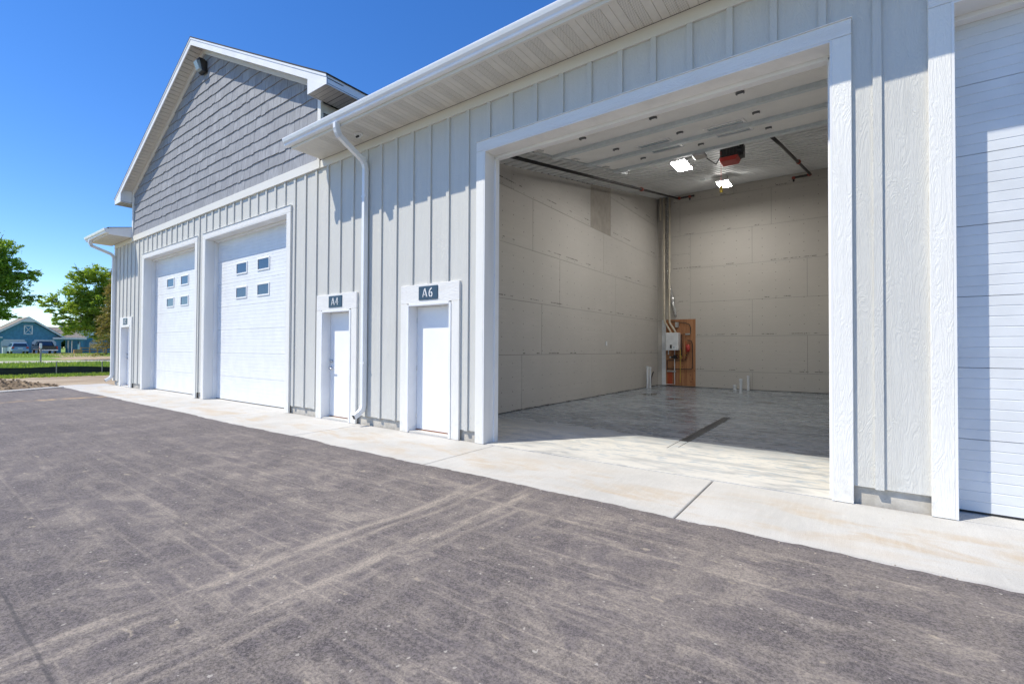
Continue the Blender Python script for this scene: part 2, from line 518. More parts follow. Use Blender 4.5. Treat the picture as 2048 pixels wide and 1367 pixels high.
def rng(a, b, n): return [a + (b - a) * i / n for i in range(n + 1)]
tag(sheet('lawn', GRASS, [-900, -300, -200, -120] + rng(-100, -50, 20) + [-40, -13, 40, 300], -600, 600, -.012))
sheet('dirt_ground', DIRT, rng(-22.5, -12, 4) + [40], -80, 40, -.004)
sheet('road', ROAD, rng(-57.5, -46.5, 3), -300, 300, .003, skew=.04)
sheet('driveway', DRIVE, rng(-94, -57.5, 14), 8.5, 13.5, .003, skew=.0)
sheet('dirt_drive', DRIVE, rng(-67, -60.5, 4), 7.0, 60, .006)
# asphalt lot: far end runs slightly askew along its kerb
pk = MB()
edge = []; ex = 16.0; ey = 0
while ex > -13.1:
    ey = ey * .8 + R.gauss(0, .006)
    edge.append((ex, -1.374 + .016 * math.sin(ex * 1.3) + .010 * math.sin(ex * 4.1 + 1) + max(-.03, min(.03, ey)), -.30)); ex -= .035
pk.prism([(-13.2, -1.372, -.30), (-12.1, -3.1, -.30), (-6.0, -14, -.30), (-6, -60, -.30), (45, -60, -.30), (45, -1.38, -.30)] + edge, (0, 0, .2955))
tag(pk.build('parking_lot', ASPHALT), kind='structure')
kb = MB()
for a, b_ in (((-13.2, -1.40), (-12.1, -3.1)), ((-12.1, -3.1), (-6.0, -14))):
    d = Vector((b_[0] - a[0], b_[1] - a[1], 0)).normalized(); n = Vector((-d.y, d.x, 0)) * -1
    if n.x > 0: n = -n
    A, B = Vector((*a, 0)), Vector((*b_, 0))
    kb.prism([A + Vector((0, 0, -.3)), B + Vector((0, 0, -.3)), B + n * .45 + Vector((0, 0, -.3)), A + n * .45 + Vector((0, 0, -.3))], (0, 0, .325))
tag(kb.build('kerb', APRON), kind='structure')
ap = bpy.data.objects.new('apron', None); C.objects.link(ap); ap['kind'] = 'structure'
jx = [-14.6, -10.6, -7.7, -4.75, -1.8, 1.14, 4.16, 7.11, 10.1, 13.1, 16]
for i in range(len(jx) - 1):
    box('slab', APRON, ap, jx[i] + .006, jx[i + 1] - .006, -1.37 - .004 * R.random(), -.002, -.22, -.0085 + .002 * R.random(), bevel=.008)
box('joint_bed', SHADOWGAP, ap, -14.5, 15.9, -1.355, -.01, -.24, -.05)
# loose grit and pebbles along the asphalt edge
gr = MB()
for k in range(420):
    if k < 400: x = R.uniform(-6, 11); y = -1.375 - abs(R.gauss(0, .10))
    else: x = R.uniform(2.5, 11); y = R.uniform(-4.6, -1.4)
    s = R.uniform(.002, .007) * (1.3 if R.random() < .08 else 1)
    a = R.random() * 6.28
    vs = [(x + s * math.cos(a + t), y + s * math.sin(a + t) * .8, -.005) for t in (0, 1.57, 3.14, 4.71)]
    top = (x, y, -.005 + s * .9)
    n = len(gr.v); gr.v += vs + [top]
    for i in range(4): gr.f.append((n + i, n + (i + 1) % 4, n + 4)); gr.mi.append(0)
PEB = simple('tan_pebbles', (.40, .33, .25), .9, var=.35, vs=40)
tag(gr.build('gravel', PEB), 'fine tan grit scattered on asphalt along the concrete apron', 'gravel', kind='stuff')

# ------------------------------------------------------------------ garage building
GB = empty('garage_building', (0, 0, 0), 'long greige board and batten garage building with white trim and open bay', 'garage')
FZ = 4.985                       # underside of frieze / band
SOZ = 5.14                       # eave soffit
BIG = (3.965, 8.172, 4.29)
D1 = (-10.45, -6.33, 4.29); D2 = (-5.70, -1.52, 4.29); D4 = (8.99, 13.2, 4.29)
P4 = (-.155, .765, 2.095); P6 = (2.36, 3.305, 2.095); P2 = (-12.655, -11.735, 2.095)
XL, XR = -13.6, 15.0
openings = sorted([D1, D2, D4, BIG, P4, P6, P2])
wall = MB()
x = XL
for a, b_, h in openings:
    wall.box(x, a, 0, .26, .153, SOZ)
    wall.box(a, b_, 0, .26, h, SOZ)
    x = b_
wall.box(x, XR, 0, .26, .153, SOZ)
WALL = wall.build('siding_wall', SIDING, GB)
trims = []   # (x0,x1,z1)
for a, b_, h in (D1, D2, BIG, D4): trims.append((a - .145, b_ + .145, h + .145))
for a, b_, h in (P4, P6, P2): trims.append((a - .19, b_ + .19, 2.42))
for i in range(-33, 37):
    xr = i * .4064; xl = xr - .0635
    z0 = .148
    for a, b_, h in trims:
        if xr > a - .004 and xl < b_ + .004: z0 = h + .004
    if xl < XL + .01 or z0 > FZ - .05: continue
    if any(abs(xr - c) < .11 for c in (-.33, -11.6)) and z0 < 1: pass
    box('batten', SIDING, WALL, xl, xr, -.027, .003, z0, FZ + .004)
box('corner_board', TRIM, WALL, XL - .02, XL + .09, -.03, .004, .148, FZ)
x = XL + .01
for a, b_, h in openings:
    box('foundation', FOUND, GB, x, a - .03, .035, .25, -.3, .153); x = b_ + .03
box('foundation', FOUND, GB, x, XR, .035, .25, -.3, .153)
for op in (D1, D2, D4): box('door_sill', APRON, GB, op[0] - .02, op[1] + .02, -.0015, .36, -.22, -.0075)

# --- overhead door trims and jambs
def big_trim(op):
    a, b_, h = op
    z0 = -.004
    t = MB().box(a - .145, b_ + .145, -.042, .002, h, h + .145).build('door_trim', TRIMH, GB, .003)
    for x0, x1 in ((a - .145, a), (b_, b_ + .145)):
        MB().box(x0, x1, -.042, .002, z0, h - .003).build('side_casing', TRIM, t, .003)
    j = MB()
    j.box(a, a + .02, -.040, .30, z0, h); j.box(b_ - .02, b_, -.040, .30, z0, h); j.box(a + .02, b_ - .02, -.040, .30, h - .02, h - .001)
    jo = j.build('door_jamb', JAMB, GB, .002)
    s = MB()
    s.box(a + .02, a + .042, .185, .28, z0, h - .04); s.box(b_ - .042, b_ - .02, .185, .28, z0, h - .04); s.box(a + .02, b_ - .02, .185, .28, h - .062, h - .02)
    s.build('door_stop', WHITE, jo, .002)
    MB().box(a - .15, b_ + .15, -.058, .0, h + .146, h + .150).build('drip_cap', GUTTER, t)
    return t
for op in (D1, D2, BIG, D4): big_trim(op)

def panel_mesh(x0, x1, z0, z1, yf, strips=7):
    """insulated door section: front face with pressed V grooves, profile in (y,z)"""
    prof = []
    h = (z1 - z0) / strips; g = .0055
    prof.append((yf + .012, z0)); prof.append((yf, z0 + .0025))
    for k in range(1, strips):
        z = z0 + k * h
        prof += [(yf, z - g), (yf + .0042, z - g * .2), (yf + .0042, z + g * .2), (yf, z + g)]
    prof += [(yf, z1 - .0025), (yf + .012, z1), (yf + .045, z1), (yf + .045, z0)]
    return MB().prism([(x0, y, z) for y, z in prof], (x1 - x0, 0, 0))

def garage_door(op, wins=True, skin=None):
    skin = skin or PANEL
    a, b_, h = op
    a += .022; b_ -= .022
    d = MB().box(a, b_, .33, .345, .01, h - .03).build('garage_door', skin, GB)
    n = 7; ph = (h - .0) / n
    for k in range(n):
        z0 = .012 + k * ph; z1 = min(h - .022, (k + 1) * ph + .0112)
        panel_mesh(a, b_, z0 + (.0008 if k else 0), z1, .28).build('door_panel', skin, d)
    MB().box(a, b_, .285, .32, -.004, .012).build('bottom_seal', BLACK, d)
    if wins:
        cx = (a + b_) / 2
        for xc in (cx - .62 - .05, cx + .45):
            for zc in (2.79, 3.41):
                w_ = MB()
                x0, x1, z0, z1 = xc - .30, xc + .30, zc - .155, zc + .155
                f = .035
                for q in ((x0, x1, z0, z0 + f), (x0, x1, z1 - f, z1), (x0, x0 + f, z0 + f, z1 - f), (x1 - f, x1, z0 + f, z1 - f)):
                    w_.box(q[0], q[1], .262, .284, q[2], q[3])
                w_.build('window_frame', WHITE, d, .003)
                MB().box(x0 + f, x1 - f, .2745, .2785, z0 + f, z1 - f).build('window_pane', GLASS, d)
    return d
garage_door(D1); garage_door(D2); DSKIN = simple('dimmed_white_door_skin', (.66, .68, .70), .45, var=.03, vs=3, bs=220, bstr=.2)  # right-hand door: white skin greyed, its dimmer light put into the colour
garage_door(D4, False, DSKIN)

# --- person doors
def person_door(op, lever):
    a, b_, h = op
    t = MB().box(a - .19, b_ + .19, -.040, .002, 2.118, 2.42).build('entry_trim', TRIMH, GB, .003)
    for x0, x1 in ((a - .19, a - .028), (b_ + .028, b_ + .19)):
        MB().box(x0, x1, -.040, .002, -.004, 2.115).build('side_casing', TRIM, t, .003)
    fr = MB()
    for x0, x1 in ((a - .027, a + .018), (b_ - .018, b_ + .027)):
        fr.box(x0, x1, -.052, .19, -.002, h)
    fr.box(a + .018, b_ - .018, -.052, .19, h - .018, h + .02)
    fo = fr.build('entry_frame', WHITE, GB, .003)
    MB().box(a + .018, b_ - .018, -.03, .22, -.006, .022).build('threshold', APRON, fo)
    MB().box(a + .018, b_ - .018, .125, .16, .022, .032).build('sill_strip', COPPER, fo)
    d = MB().box(a + .022, b_ - .022, .14, .185, .036, h - .022).build('entry_door', FLUSH, GB, .002)
    MB().box(a + .018, b_ - .018, .186, .26, 0.0, h).build('door_backing', BLACK, GB)
    if lever:
        hd = MB(); xx = a + .085
        hd.tube([(xx, .14, .98), (xx, .112, .98)], .030, 12)
        hd.tube([(xx, .112, .98), (xx, .075, .98), (xx + .02, .068, .98), (xx + .12, .07, .975)], .010, 8)
        hd.tube([(xx, .14, 1.12), (xx, .105, 1.12)], .030, 12)
        hd.build('door_lever', STEEL, d, smooth=True)
    else:
        MB().box(b_ - .10, b_ - .028, .132, .141, .905, .922).build('door_pull', BLACK, d)
    for z in (.25, 1.05, 1.85):
        xx = (b_ - .022) if lever else (a + .022)
        MB().tube([(xx, .136, z - .045), (xx, .136, z + .045)], .007, 8).build('hinge', STEEL, d)
    return d
person_door(P4, True); person_door(P6, False); person_door(P2, True)

# --- frieze boards, eaves, gutters
GX0, GX1 = -11.62, -.29          # gable section
box('frieze_board', FRIEZE, GB, GX1 + .002, XR, -.034, .0, FZ, SOZ - .002, bevel=.003)
box('frieze_board', FRIEZE, GB, XL - .02, GX0 - .002, -.034, .0, FZ, SOZ - .002, bevel=.003)
box('band_board', FRIEZE, GB, GX0, GX1, -.050, .0, FZ, 5.17, bevel=.003)
EY = -.665
def eave(x0, x1, endcap):
    e = MB().box(x0, x1, EY, EY + .02, SOZ - .012, 5.33).build('eave_fascia', FRIEZE, GB)
    n = max(1, round((x1 - x0) / .4064))
    for k in range(n):
        xa = x0 + k * .4064; xb = min(x1, xa + .4064)
        sb = MB()
        for q in range(4):
            a = xa + q * .1016; b2 = min(a + .1016, xb)
            if b2 <= a + .02: break
            sb.cur = 1 if (q in (0, 1) and k > 1) else 0
            # strip with a pressed groove either side
            sb.face([(a + .004, EY + .02, SOZ), (b2 - .004, EY + .02, SOZ), (b2 - .004, -.036, SOZ), (a + .004, -.036, SOZ)])
            sb.cur = 0
            sb.face([(b2 - .004, EY + .02, SOZ), (b2, EY + .02, SOZ + .009), (b2, -.036, SOZ + .009), (b2 - .004, -.036, SOZ)])
            sb.face([(a, EY + .02, SOZ + .009), (a + .004, EY + .02, SOZ), (a + .004, -.036, SOZ), (a, -.036, SOZ + .009)])
        sb.build('soffit_panel', [SOFFIT, VENT], e)
    box('soffit_edge', SOFFIT, e, x0, x1, EY + .021, EY + .045, SOZ - .009, SOZ - .001)
    box('wall_channel', SHADOWGAP, e, x0, x1, -.037, -.0345, SOZ - .003, SOZ + .004)
    box('soffit_deck', SHADOWGAP, e, x0, x1, EY + .02, 0, SOZ + .012, SOZ + .03)
    pr = [(EY - .001, 5.315), (EY - .001, 5.175), (EY - .070, 5.175), (EY - .080, 5.19), (EY - .082, 5.215), (EY - .094, 5.228),
          (EY - .108, 5.245), (EY - .122, 5.285), (EY - .126, 5.305), (EY - .120, 5.315), (EY - .112, 5.312), (EY - .114, 5.295),
          (EY - .100, 5.25), (EY - .078, 5.228), (EY - .074, 5.185), (EY - .010, 5.185), (EY - .010, 5.315)]
    gx0 = x0 - .10 if x0 > -5 else x0 - .06
    gt = MB().prism([(gx0, y, z) for y, z in pr], (x1 - gx0 + (.02 if endcap else 0), 0, 0)).build('gutter', GUTTER, GB)
    cp = MB(); out = pr[:10]
    cp.prism([(gx0 - .004, y, z) for y, z in out], (.004, 0, 0))
    if endcap: cp.prism([(x1 + .02, y, z) for y, z in out], (.004, 0, 0))
    cp.build('gutter_end_cap', GUTTER, gt)
    if endcap:
        MB().prism([(x1, EY, SOZ - .012), (x1, -.002, SOZ - .012), (x1, -.002, 5.50), (x1, EY, 5.34)], (.02, 0, 0)).build('eave_return', WHITE, e)
    return gt
eave(-.23, XR, False)
eave(XL - .42, GX0 - .03, True)
lr = MB()
for x0, x1 in ((XL - .4, GX0 - .005), (GX1 + .005, XR + .3)):
    lr.prism([(x0, EY - .03, 5.335), (x0, EY - .03, 5.355), (x0, 13.4, 8.40), (x0, 13.4, 8.38)], (x1 - x0, 0, 0))
lr.build('lower_roof', ROOF, GB)

def downspout(xw, xg, wob=0):
    pts = [(xg, EY - .055, 5.18), (xg, EY - .052, 5.09), (xg - .003, EY - .035, 5.035), (xg - .012, EY + .01, 4.985)]
    pts += [(xw + .01, -.16, 4.76), (xw, -.10, 4.70), (xw, -.075, 4.62), (xw, -.072, 2.6), (xw, -.072, .36), (xw, -.095, .28), (xw - .003, -.17, .215), (xw - .006, -.26, .165)]
    o = MB().tube(pts, 0, rect=(.047, .036), refv=(0.999, .04, 0)).build('downspout', GUTTER, GB, .006)
    rb = MB()
    for k in range(7):
        t = k / 6
        z = 5.10 - .13 * t; y = EY - .055 + .055 * t
        rb.tube([(xg + .0, y - .002, z), (xg, y + .004, z - .010)], 0, rect=(.049, .039), refv=(0.999, .04, 0))
    rb.build('elbow_crimp', GUTTER, o)
    for z in (4.1, 1.1): box('strap', GUTTER, o, xw - .056, xw + .056, -.114, -.110, z, z + .03)
    MB().tube([(xw - .0062, -.262, .164), (xw - .0064, -.266, .162)], 0, rect=(.040, .029), refv=(0.999, .04, 0)).build('outlet', BLACK, o)
downspout(1.225, 1.30)
downspout(-13.50, -13.62)

# --- upper gable
AX, AZ = -5.95, 9.655            # outer apex
def rz(x, top): return top - .5 * abs(x - AX)
def clip(poly, inside, cut):
    out = []
    for i in range(len(poly)):
        a, b2 = poly[i], poly[(i + 1) % len(poly)]
        ia, ib = inside(a), inside(b2)
        if ia: out.append(a)
        if ia != ib: out.append(cut(a, b2))
    return out
WT = 9.53                        # shingle field limit (hidden under the rake trim)
def gclip(poly):
    for sgn in (1, -1):
        fn = lambda p: (WT - .5 * sgn * (p[0] - AX)) - p[1]
        def cut(a, b2):
            fa, fb = fn(a), fn(b2); t = fa / (fa - fb)
            return (a[0] + (b2[0] - a[0]) * t, a[1] + (b2[1] - a[1]) * t)
        poly = clip(poly, lambda p: fn(p) >= 0, cut)
        if not poly: break
    return poly
gw = MB()
gw.prism([(GX0 + .02, -.003, 5.17), (GX1 - .02, -.003, 5.17), (GX1 - .02, -.003, rz(GX1, WT)), (AX, -.003, WT), (GX0 + .02, -.003, rz(GX0, WT))], (0, .2, 0))
GW = gw.build('gable_wall', SHAKE, GB)
sh = []
r = 0; z = 5.165
while z < WT - .05:
    e = .267
    x = GX0 + .09 - R.uniform(0, .2)
    while x < GX1 - .09:
        wd = R.choice((.14, .18, .22, .25, .3, .36)) * R.uniform(.9, 1.1)
        a, b2 = max(x, GX0 + .085) + .003, min(x + wd, GX1 - .085) - .003
        x += wd
        if b2 - a < .02: continue
        zb = z + R.choice((-.013, -.004, .004, .012)) + R.uniform(-.003, .003) if r else z
        poly = gclip([(a, zb), (b2, zb), (b2, z + e + .05), (a, z + e + .05)])
        if len(poly) < 3: continue
        cx = sum(p[0] for p in poly) / len(poly)
        d = (Vector((cx, 0, z)) - CAM).length
        sh.append(((b2 - a) * e / d ** 2.6, poly, zb, z + e + .05, R.uniform(0, .004)))
    r += 1; z += e
sh.sort(key=lambda s: -s[0])
rest = MB()
def shingle(bm, poly, zb, zt, j):
    n = len(poly)
    yf = lambda zz: -.029 - j + (zz - zb) / (zt - zb) * .023
    vs = [(p[0], yf(p[1]), p[1]) for p in poly] + [(p[0], -.002, p[1]) for p in poly]
    bm.mesh(vs, [tuple(range(n))] + [(i, n + i, n + (i + 1) % n, (i + 1) % n) for i in range(n)])
for k, (s, poly, zb, zt, j) in enumerate(sh):
    if k < 300:
        b = MB(); shingle(b, poly, zb, zt, j); b.build('shingle', SHAKE, GW)
    else:
        shingle(rest, poly, zb, zt, j)
if rest.f:
    tag(rest.build('shingle_field', SHAKE, GW), kind='stuff')
for x0, x1 in ((GX0 - .03, GX0 + .085), (GX1 - .085, GX1 + .03)):
    MB().prism([(x0, -.052, 5.172), (x1, -.052, 5.172), (x1, -.052, rz(x1, 9.5)), (x0, -.052, rz(x0, 9.5))], (0, .06, 0)).build('corner_board', TRIM, GW, .003)
# rake trim on the wall
for sg in (-1, 1):
    xe = AX + sg * 5.72
    MB().prism([(AX, -.05, 9.40), (xe, -.05, rz(xe, 9.40)), (xe, -.05, rz(xe, 9.585)), (AX, -.05, 9.585)], (0, .046, 0)).build('rake_frieze', TRIMH, GW)
OY = -.36
XE = 6.37                        # half width at eave ends
roof = MB()
for sg in (-1, 1):
    xe = AX + sg * (XE + .02)
    roof.prism([(AX, OY - .015, AZ + .012), (xe, OY - .015, rz(xe, AZ + .012)), (xe, OY - .015, rz(xe, AZ + .04)), (AX, OY - .015, AZ + .04)], (0, 13.6, 0))
UR = roof.build('gable_roof', ROOF, GB)
for sg in (-1, 1):
    xe = AX + sg * XE
    MB().prism([(AX, OY, AZ - .185), (xe, OY, rz(xe, AZ - .185)), (xe, OY, rz(xe, AZ + .01)), (AX, OY, AZ + .01)], (0, .022, 0)).build('rake_fascia', WHITE, UR)
    # a narrow proud crown strip along the top of the fascia
    MB().prism([(AX, OY - .012, AZ - .035), (xe, OY - .012, rz(xe, AZ - .035)), (xe, OY - .012, rz(xe, AZ + .008)), (AX, OY - .012, AZ + .008)], (0, .011, 0)).build('rake_drip_edge', GUTTER, UR)
    # slatted rake soffit
    N = 44
    for k in range(N):
        xa = AX + sg * (XE - .62) * k / N; xb = AX + sg * (XE - .62) * (k + .88) / N
        zt = AZ - .075
        q = MB().prism([(xa, OY + .022, rz(xa, zt)), (xb, OY + .022, rz(xb, zt)), (xb, OY + .022, rz(xb, zt) + .012), (xa, OY + .022, rz(xa, zt) + .012)], (0, .36 - .022, 0))
        q.build('soffit_slat', SOFFIT, UR)
    MB().prism([(AX, OY + .022, AZ - .058), (xe, OY + .022, rz(xe, AZ - .058)), (xe, OY + .022, rz(xe, AZ - .04)), (AX, OY + .022, AZ - .04)], (0, .338, 0)).build('soffit_backing', SHADOWGAP, UR)
    # boxed eave return
    xi = AX + sg * 5.73; zl = 6.30
    MB().prism([(xi, OY - .003, zl), (xe, OY - .003, zl), (xe, OY - .003, rz(xe, AZ - .18)), (xi, OY - .003, rz(xi, AZ - .18))], (0, .018, 0)).build('eave_return', WHITE, UR)
    MB().box(min(xi, xi + sg * .015), max(xi, xi + sg * .015), OY + .016, -.052, zl, rz(xi, AZ - .08)).build('return_side', WHITE, UR)
    # long eave running back along the roof
    MB().box(min(xe - sg * .022, xe), max(xe - sg * .022, xe), OY + .016, 13.2, zl, rz(xe, AZ + .01)).build('side_fascia', GUTTER, UR)
    for k in range(34):
        ya = OY + .02 + k * .4; yb = ya + .392
        sb = MB(); sb.cur = 0
        for q in range(4):
            y0, y1 = ya + q * .098, ya + q * .098 + .092
            sb.cur = 1 if (q in (1, 2) and k > 0) else 0
            sb.face([(min(xi, xe - sg * .023), y0, zl + .012), (max(xi, xe - sg * .023), y0, zl + .012), (max(xi, xe - sg * .023), y1, zl + .012), (min(xi, xe - sg * .023), y1, zl + .012)])
        if k < 12: sb.build('soffit_panel', [SOFFIT, VENT], UR)
    MB().box(min(xi, xe), max(xi, xe), OY + .02, 13.2, zl + .02, zl + .03).build('soffit_backing', SHADOWGAP, UR)
# side walls of the upper section with a clerestory strip
for sg, xs in ((1, GX1), (-1, GX0)):
    sw = MB().box(min(xs - sg * .15, xs), max(xs - sg * .15, xs), .2, 13, 5.2, 6.32).build('upper_side_wall', WHITE, GB)
    MB().box(min(xs, xs + sg * .02), max(xs, xs + sg * .02), .01, 13, 6.12, 6.308).build('side_frieze', TRIMH, sw)
    for k in range(6):
        ya = .62 + k * 1.9
        wf = MB().box(min(xs, xs + sg * .03), max(xs, xs + sg * .03), ya, ya + 1.5, 5.55, 6.10).build('window_frame', WHITE, sw)
        MB().box(min(xs + sg * .02, xs + sg * .034), max(xs + sg * .02, xs + sg * .034), ya + .06, ya + 1.44, 5.61, 6.04).build('window_pane', GLASS, sw)
# end and rear walls close the shell
MB().box(XL, XL + .2, .26, 13, -.3, 5.6).box(XR - .2, XR, .26, 13, -.3, 5.6).box(XL, XR, 13, 13.2, -.3, 8.0).build('outer_wall', SIDING, GB)
for sg in (-1, 1):
    pass
MB().prism([(GX0, 13.0, 5), (GX1, 13.0, 5), (GX1, 13.0, rz(GX1, WT)), (AX, 13.0, WT), (GX0, 13.0, rz(GX0, WT))], (0, .1, 0)).build('rear_gable', SIDING, GB)

# ------------------------------------------------------------------ the open bay
IX0, IX1, IY1 = 2.28, 8.60, 12.70
def cz(y): return 4.84 + .19 * y
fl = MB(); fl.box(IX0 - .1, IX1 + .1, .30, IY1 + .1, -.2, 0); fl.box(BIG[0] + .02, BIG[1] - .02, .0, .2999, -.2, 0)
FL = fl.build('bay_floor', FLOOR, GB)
def slopewall(x0, x1, m_): return MB().prism([(x0, .26, -.1), (x0, 13, -.1), (x0, 13, cz(13) + .12), (x0, .26, cz(.26) + .12)], (x1 - x0, 0, 0)).build('side_wall', m_, GB)
LW = slopewall(IX0 - .12, IX0 - .014, SHADOWGAP)
slopewall(IX1, IX1 + .1, DRYL)
BW = MB().box(IX0 - .1, IX1 + .1, IY1 + .014, 12.99, -.1, 7.45).build('rear_wall', SHADOWGAP, GB)
MB().box(IX0, BIG[0] - .03, .262, .29, 0, 4.98).box(BIG[1] + .03, IX1, .262, .29, 0, 4.98).box(BIG[0] - .03, BIG[1] + .03, .262, .29, BIG[2] + .02, 4.98).build('front_lining', DRYL, GB)
# drywall sheets
def lsheet(y0, y1, z0, z1, mat=None, lab=None):
    y0 += .0035; y1 -= .0035; z0 += .0035; z1 -= .0035
    za, zb = min(z1, cz(y0) + .02), min(z1, cz(y1) + .02)
    if max(za, zb) <= z0: return
    ys = [y0, y1]
    poly = [(IX0 - .013, y0, z0), (IX0 - .013, y1, z0), (IX0 - .013, y1, max(zb, z0 + .001)), (IX0 - .013, y0, max(za, z0 + .001))]
    o = MB().prism(poly, (.013 + R.uniform(-.0015, .0015), 0, 0)).build('drywall_sheet', mat or DRYL, LW)
    if lab: o['label'] = lab
rows = [(.012, 1.25, (3.4, 6.95, 10.3)), (1.25, 2.47, (4.24, 8.35)), (2.47, 3.69, (5.1, 8.63)), (3.69, 4.91, (3.83, 7.74, 11.3)), (4.91, 6.13, (2.97, 6.85, 8.25)), (6.13, 7.35, (6.85, 8.25))]
for z0, z1, js in rows:
    ys = [.29] + list(js) + [IY1]
    for a, b2 in zip(ys[:-1], ys[1:]):
        if (a, b2) == (6.85, 8.25):
            continue
        lsheet(a, b2, z0, z1)
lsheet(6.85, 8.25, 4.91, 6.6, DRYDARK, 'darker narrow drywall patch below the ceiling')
def bsheet(x0, x1, z0, z1):
    MB().box(x0 + .0035, x1 - .0035, IY1, IY1 + .013 + R.uniform(-.0015, .001), z0 + .0035, z1 - .0035).build('drywall_sheet', DRYB, BW)
for z0, z1, js in ((.012, .62, (5.58,)), (.62, 1.88, (7.2,)), (1.88, 3.15, (5.58,)), (3.15, 4.42, (7.2,)), (4.42, 5.10, (5.58,)), (5.10, 5.69, (5.58,)), (5.69, 6.95, (6.17,)), (6.95, 7.4, (5.0,))):
    if z0 == 5.10: continue
    if z0 == 4.42: z1 = 5.69
    xs = [3.5 if z0 < 5 else 3.12] + list(js) + [IX1]
    for a, b2 in zip(xs[:-1], xs[1:]): bsheet(a, b2, z0, z1)
for z0, z1 in ((.012, 2.5), (2.5, 5.0), (5.0, 5.69)): bsheet(IX0, 3.5, z0, z1)
bsheet(IX0, 3.12, 5.69, 7.4)
# corrugated ceiling, ribs run along the front
ce = MB(); pit = .3048; yy = .29; prof = []
while yy < IY1 + .1:
    for f, dz in ((0, 0), (.60, 0), (.66, .06), (.93, .06)):
        y = yy + f * pit; prof.append((y, cz(y) + dz))
    yy += pit
for (ya, za), (yb, zb) in zip(prof[:-1], prof[1:]):
    ce.face([(IX0, ya, za), (IX1, ya, za), (IX1, yb, zb), (IX0, yb, zb)])
CE = ce.build('bay_ceiling', CEIL, GB)
MB().prism([(IX0, .29, cz(.29) + .08), (IX0, IY1 + .1, cz(IY1 + .1) + .08), (IX0, IY1 + .1, cz(IY1) + .14), (IX0, .29, cz(.29) + .14)], (IX1 - IX0, 0, 0)).build('ceiling_deck', SHADOWGAP, CE)

# raised overhead door resting on its tracks under the ceiling
OD = MB()
DX0, DX1 = 3.93, 8.22
def dz_(y): return 4.475 + .22 * y
def slope_box(bm, x0, x1, y0, y1, t0, t1):
    """box lying on the door plane; t0..t1 is height above the plane"""
    bm.mesh([(x, y, dz_(y) + t) for t in (t0, t1) for y in (y0, y1) for x in (x0, x1)],
            [(0, 2, 3, 1), (4, 5, 7, 6), (0, 1, 5, 4), (2, 6, 7, 3), (0, 4, 6, 2), (1, 3, 7, 5)])
ODR = bpy.data.objects.new('raised_door', None); C.objects.link(ODR); ODR.parent = GB
for xx in (DX0 - .05, DX1 + .03):
    tr = MB(); slope_box(tr, xx, xx + .035, .75, 5.55, -.03, .05)
    tr.box(xx, xx + .035, .305, .345, .3, 4.25)
    pts = [(xx + .018, .325, 4.25), (xx + .018, .37, 4.45), (xx + .018, .5, 4.58), (xx + .018, .75, dz_(.75))]
    tr.tube(pts, 0, rect=(.04, .018), refv=(1, 0, 0)); tr.build('track', GALV, ODR)

js = [.75, 1.40, 2.05, 2.73, 3.42, 4.13, 4.86]
for k in range(6):
    y0, y1 = js[k], js[k + 1]
    b = MB()
    n = 10
    pr = []
    for q in range(n):
        a = y0 + (y1 - y0) * q / n + .003; c = y0 + (y1 - y0) * (q + 1) / n - .003
        pr += [(a, .0), (c, .0), (c + .003, .005)]
    pr = [(y0 + .002, .006)] + pr + [(y1 - .002, .045), (y0 + .002, .045)]
    b.prism([(DX0, y, dz_(y) + t) for y, t in pr], (DX1 - DX0, 0, 0))
    b.build('door_panel', PANELIN, ODR)
for y in (2.05, 3.42, 4.80):
    b = MB(); slope_box(b, DX0 - .02, DX1 + .02, y - .085, y + .075, -.060, -.004)
    slope_box(b, DX0 - .02, DX1 + .02, y - .11, y - .085, -.010, -.003); slope_box(b, DX0 - .02, DX1 + .02, y + .075, y + .10, -.010, -.003)
    b.build('strut', STRUT, ODR)
for y in (1.40, 2.73, 4.13):
    for xx in (4.83, 5.98, 7.14):
        b = MB(); slope_box(b, xx - .035, xx + .035, y - .05, y + .05, -.012, -.001)
        b.tube([(xx - .05, y, dz_(y) - .016), (xx + .05, y, dz_(y) - .016)], .010, 6)
        slope_box(b, xx - .05, xx - .035, y - .03, y + .03, -.03, -.001); slope_box(b, xx + .035, xx + .05, y - .03, y + .03, -.03, -.001)
        b.build('hinge', HINGE, ODR)
for y in (.95, 1.40, 2.05, 2.73, 3.42, 4.13, 4.75):
    for xx, sg in ((DX0 + .02, 1), (DX1 - .02, -1)):
        b = MB(); slope_box(b, min(xx, xx + sg * .09), max(xx, xx + sg * .09), y - .09, y + .09, -.018, -.001)
        b.tube([(xx - sg * .08, y, dz_(y) - .012), (xx + sg * .06, y, dz_(y) - .012)], .012, 6)
        b.build('roller_hinge', STEEL, ODR)
for xc in (5.42, 6.62):
    for yc in (3.07, 3.77):
        b = MB(); x0, x1, y0, y1, f = xc - .31, xc + .31, yc - .155, yc + .155, .035
        for q in ((x0, x1, y0, y0 + f), (x0, x1, y1 - f, y1), (x0, x0 + f, y0 + f, y1 - f), (x1 - f, x1, y0 + f, y1 - f)):
            slope_box(b, q[0], q[1], q[2], q[3], -.022, -.001)
        b.build('window_frame', WHITE, ODR)
        b = MB(); slope_box(b, x0 + f, x1 - f, y0 + f, y1 - f, -.009, -.002); b.build('window_pane', PANE2, ODR)
b = MB(); slope_box(b, DX0 + .0, DX0 + .30, 4.78, 4.90, -.075, -.053); b.build('sensor_label', PVC, ODR)

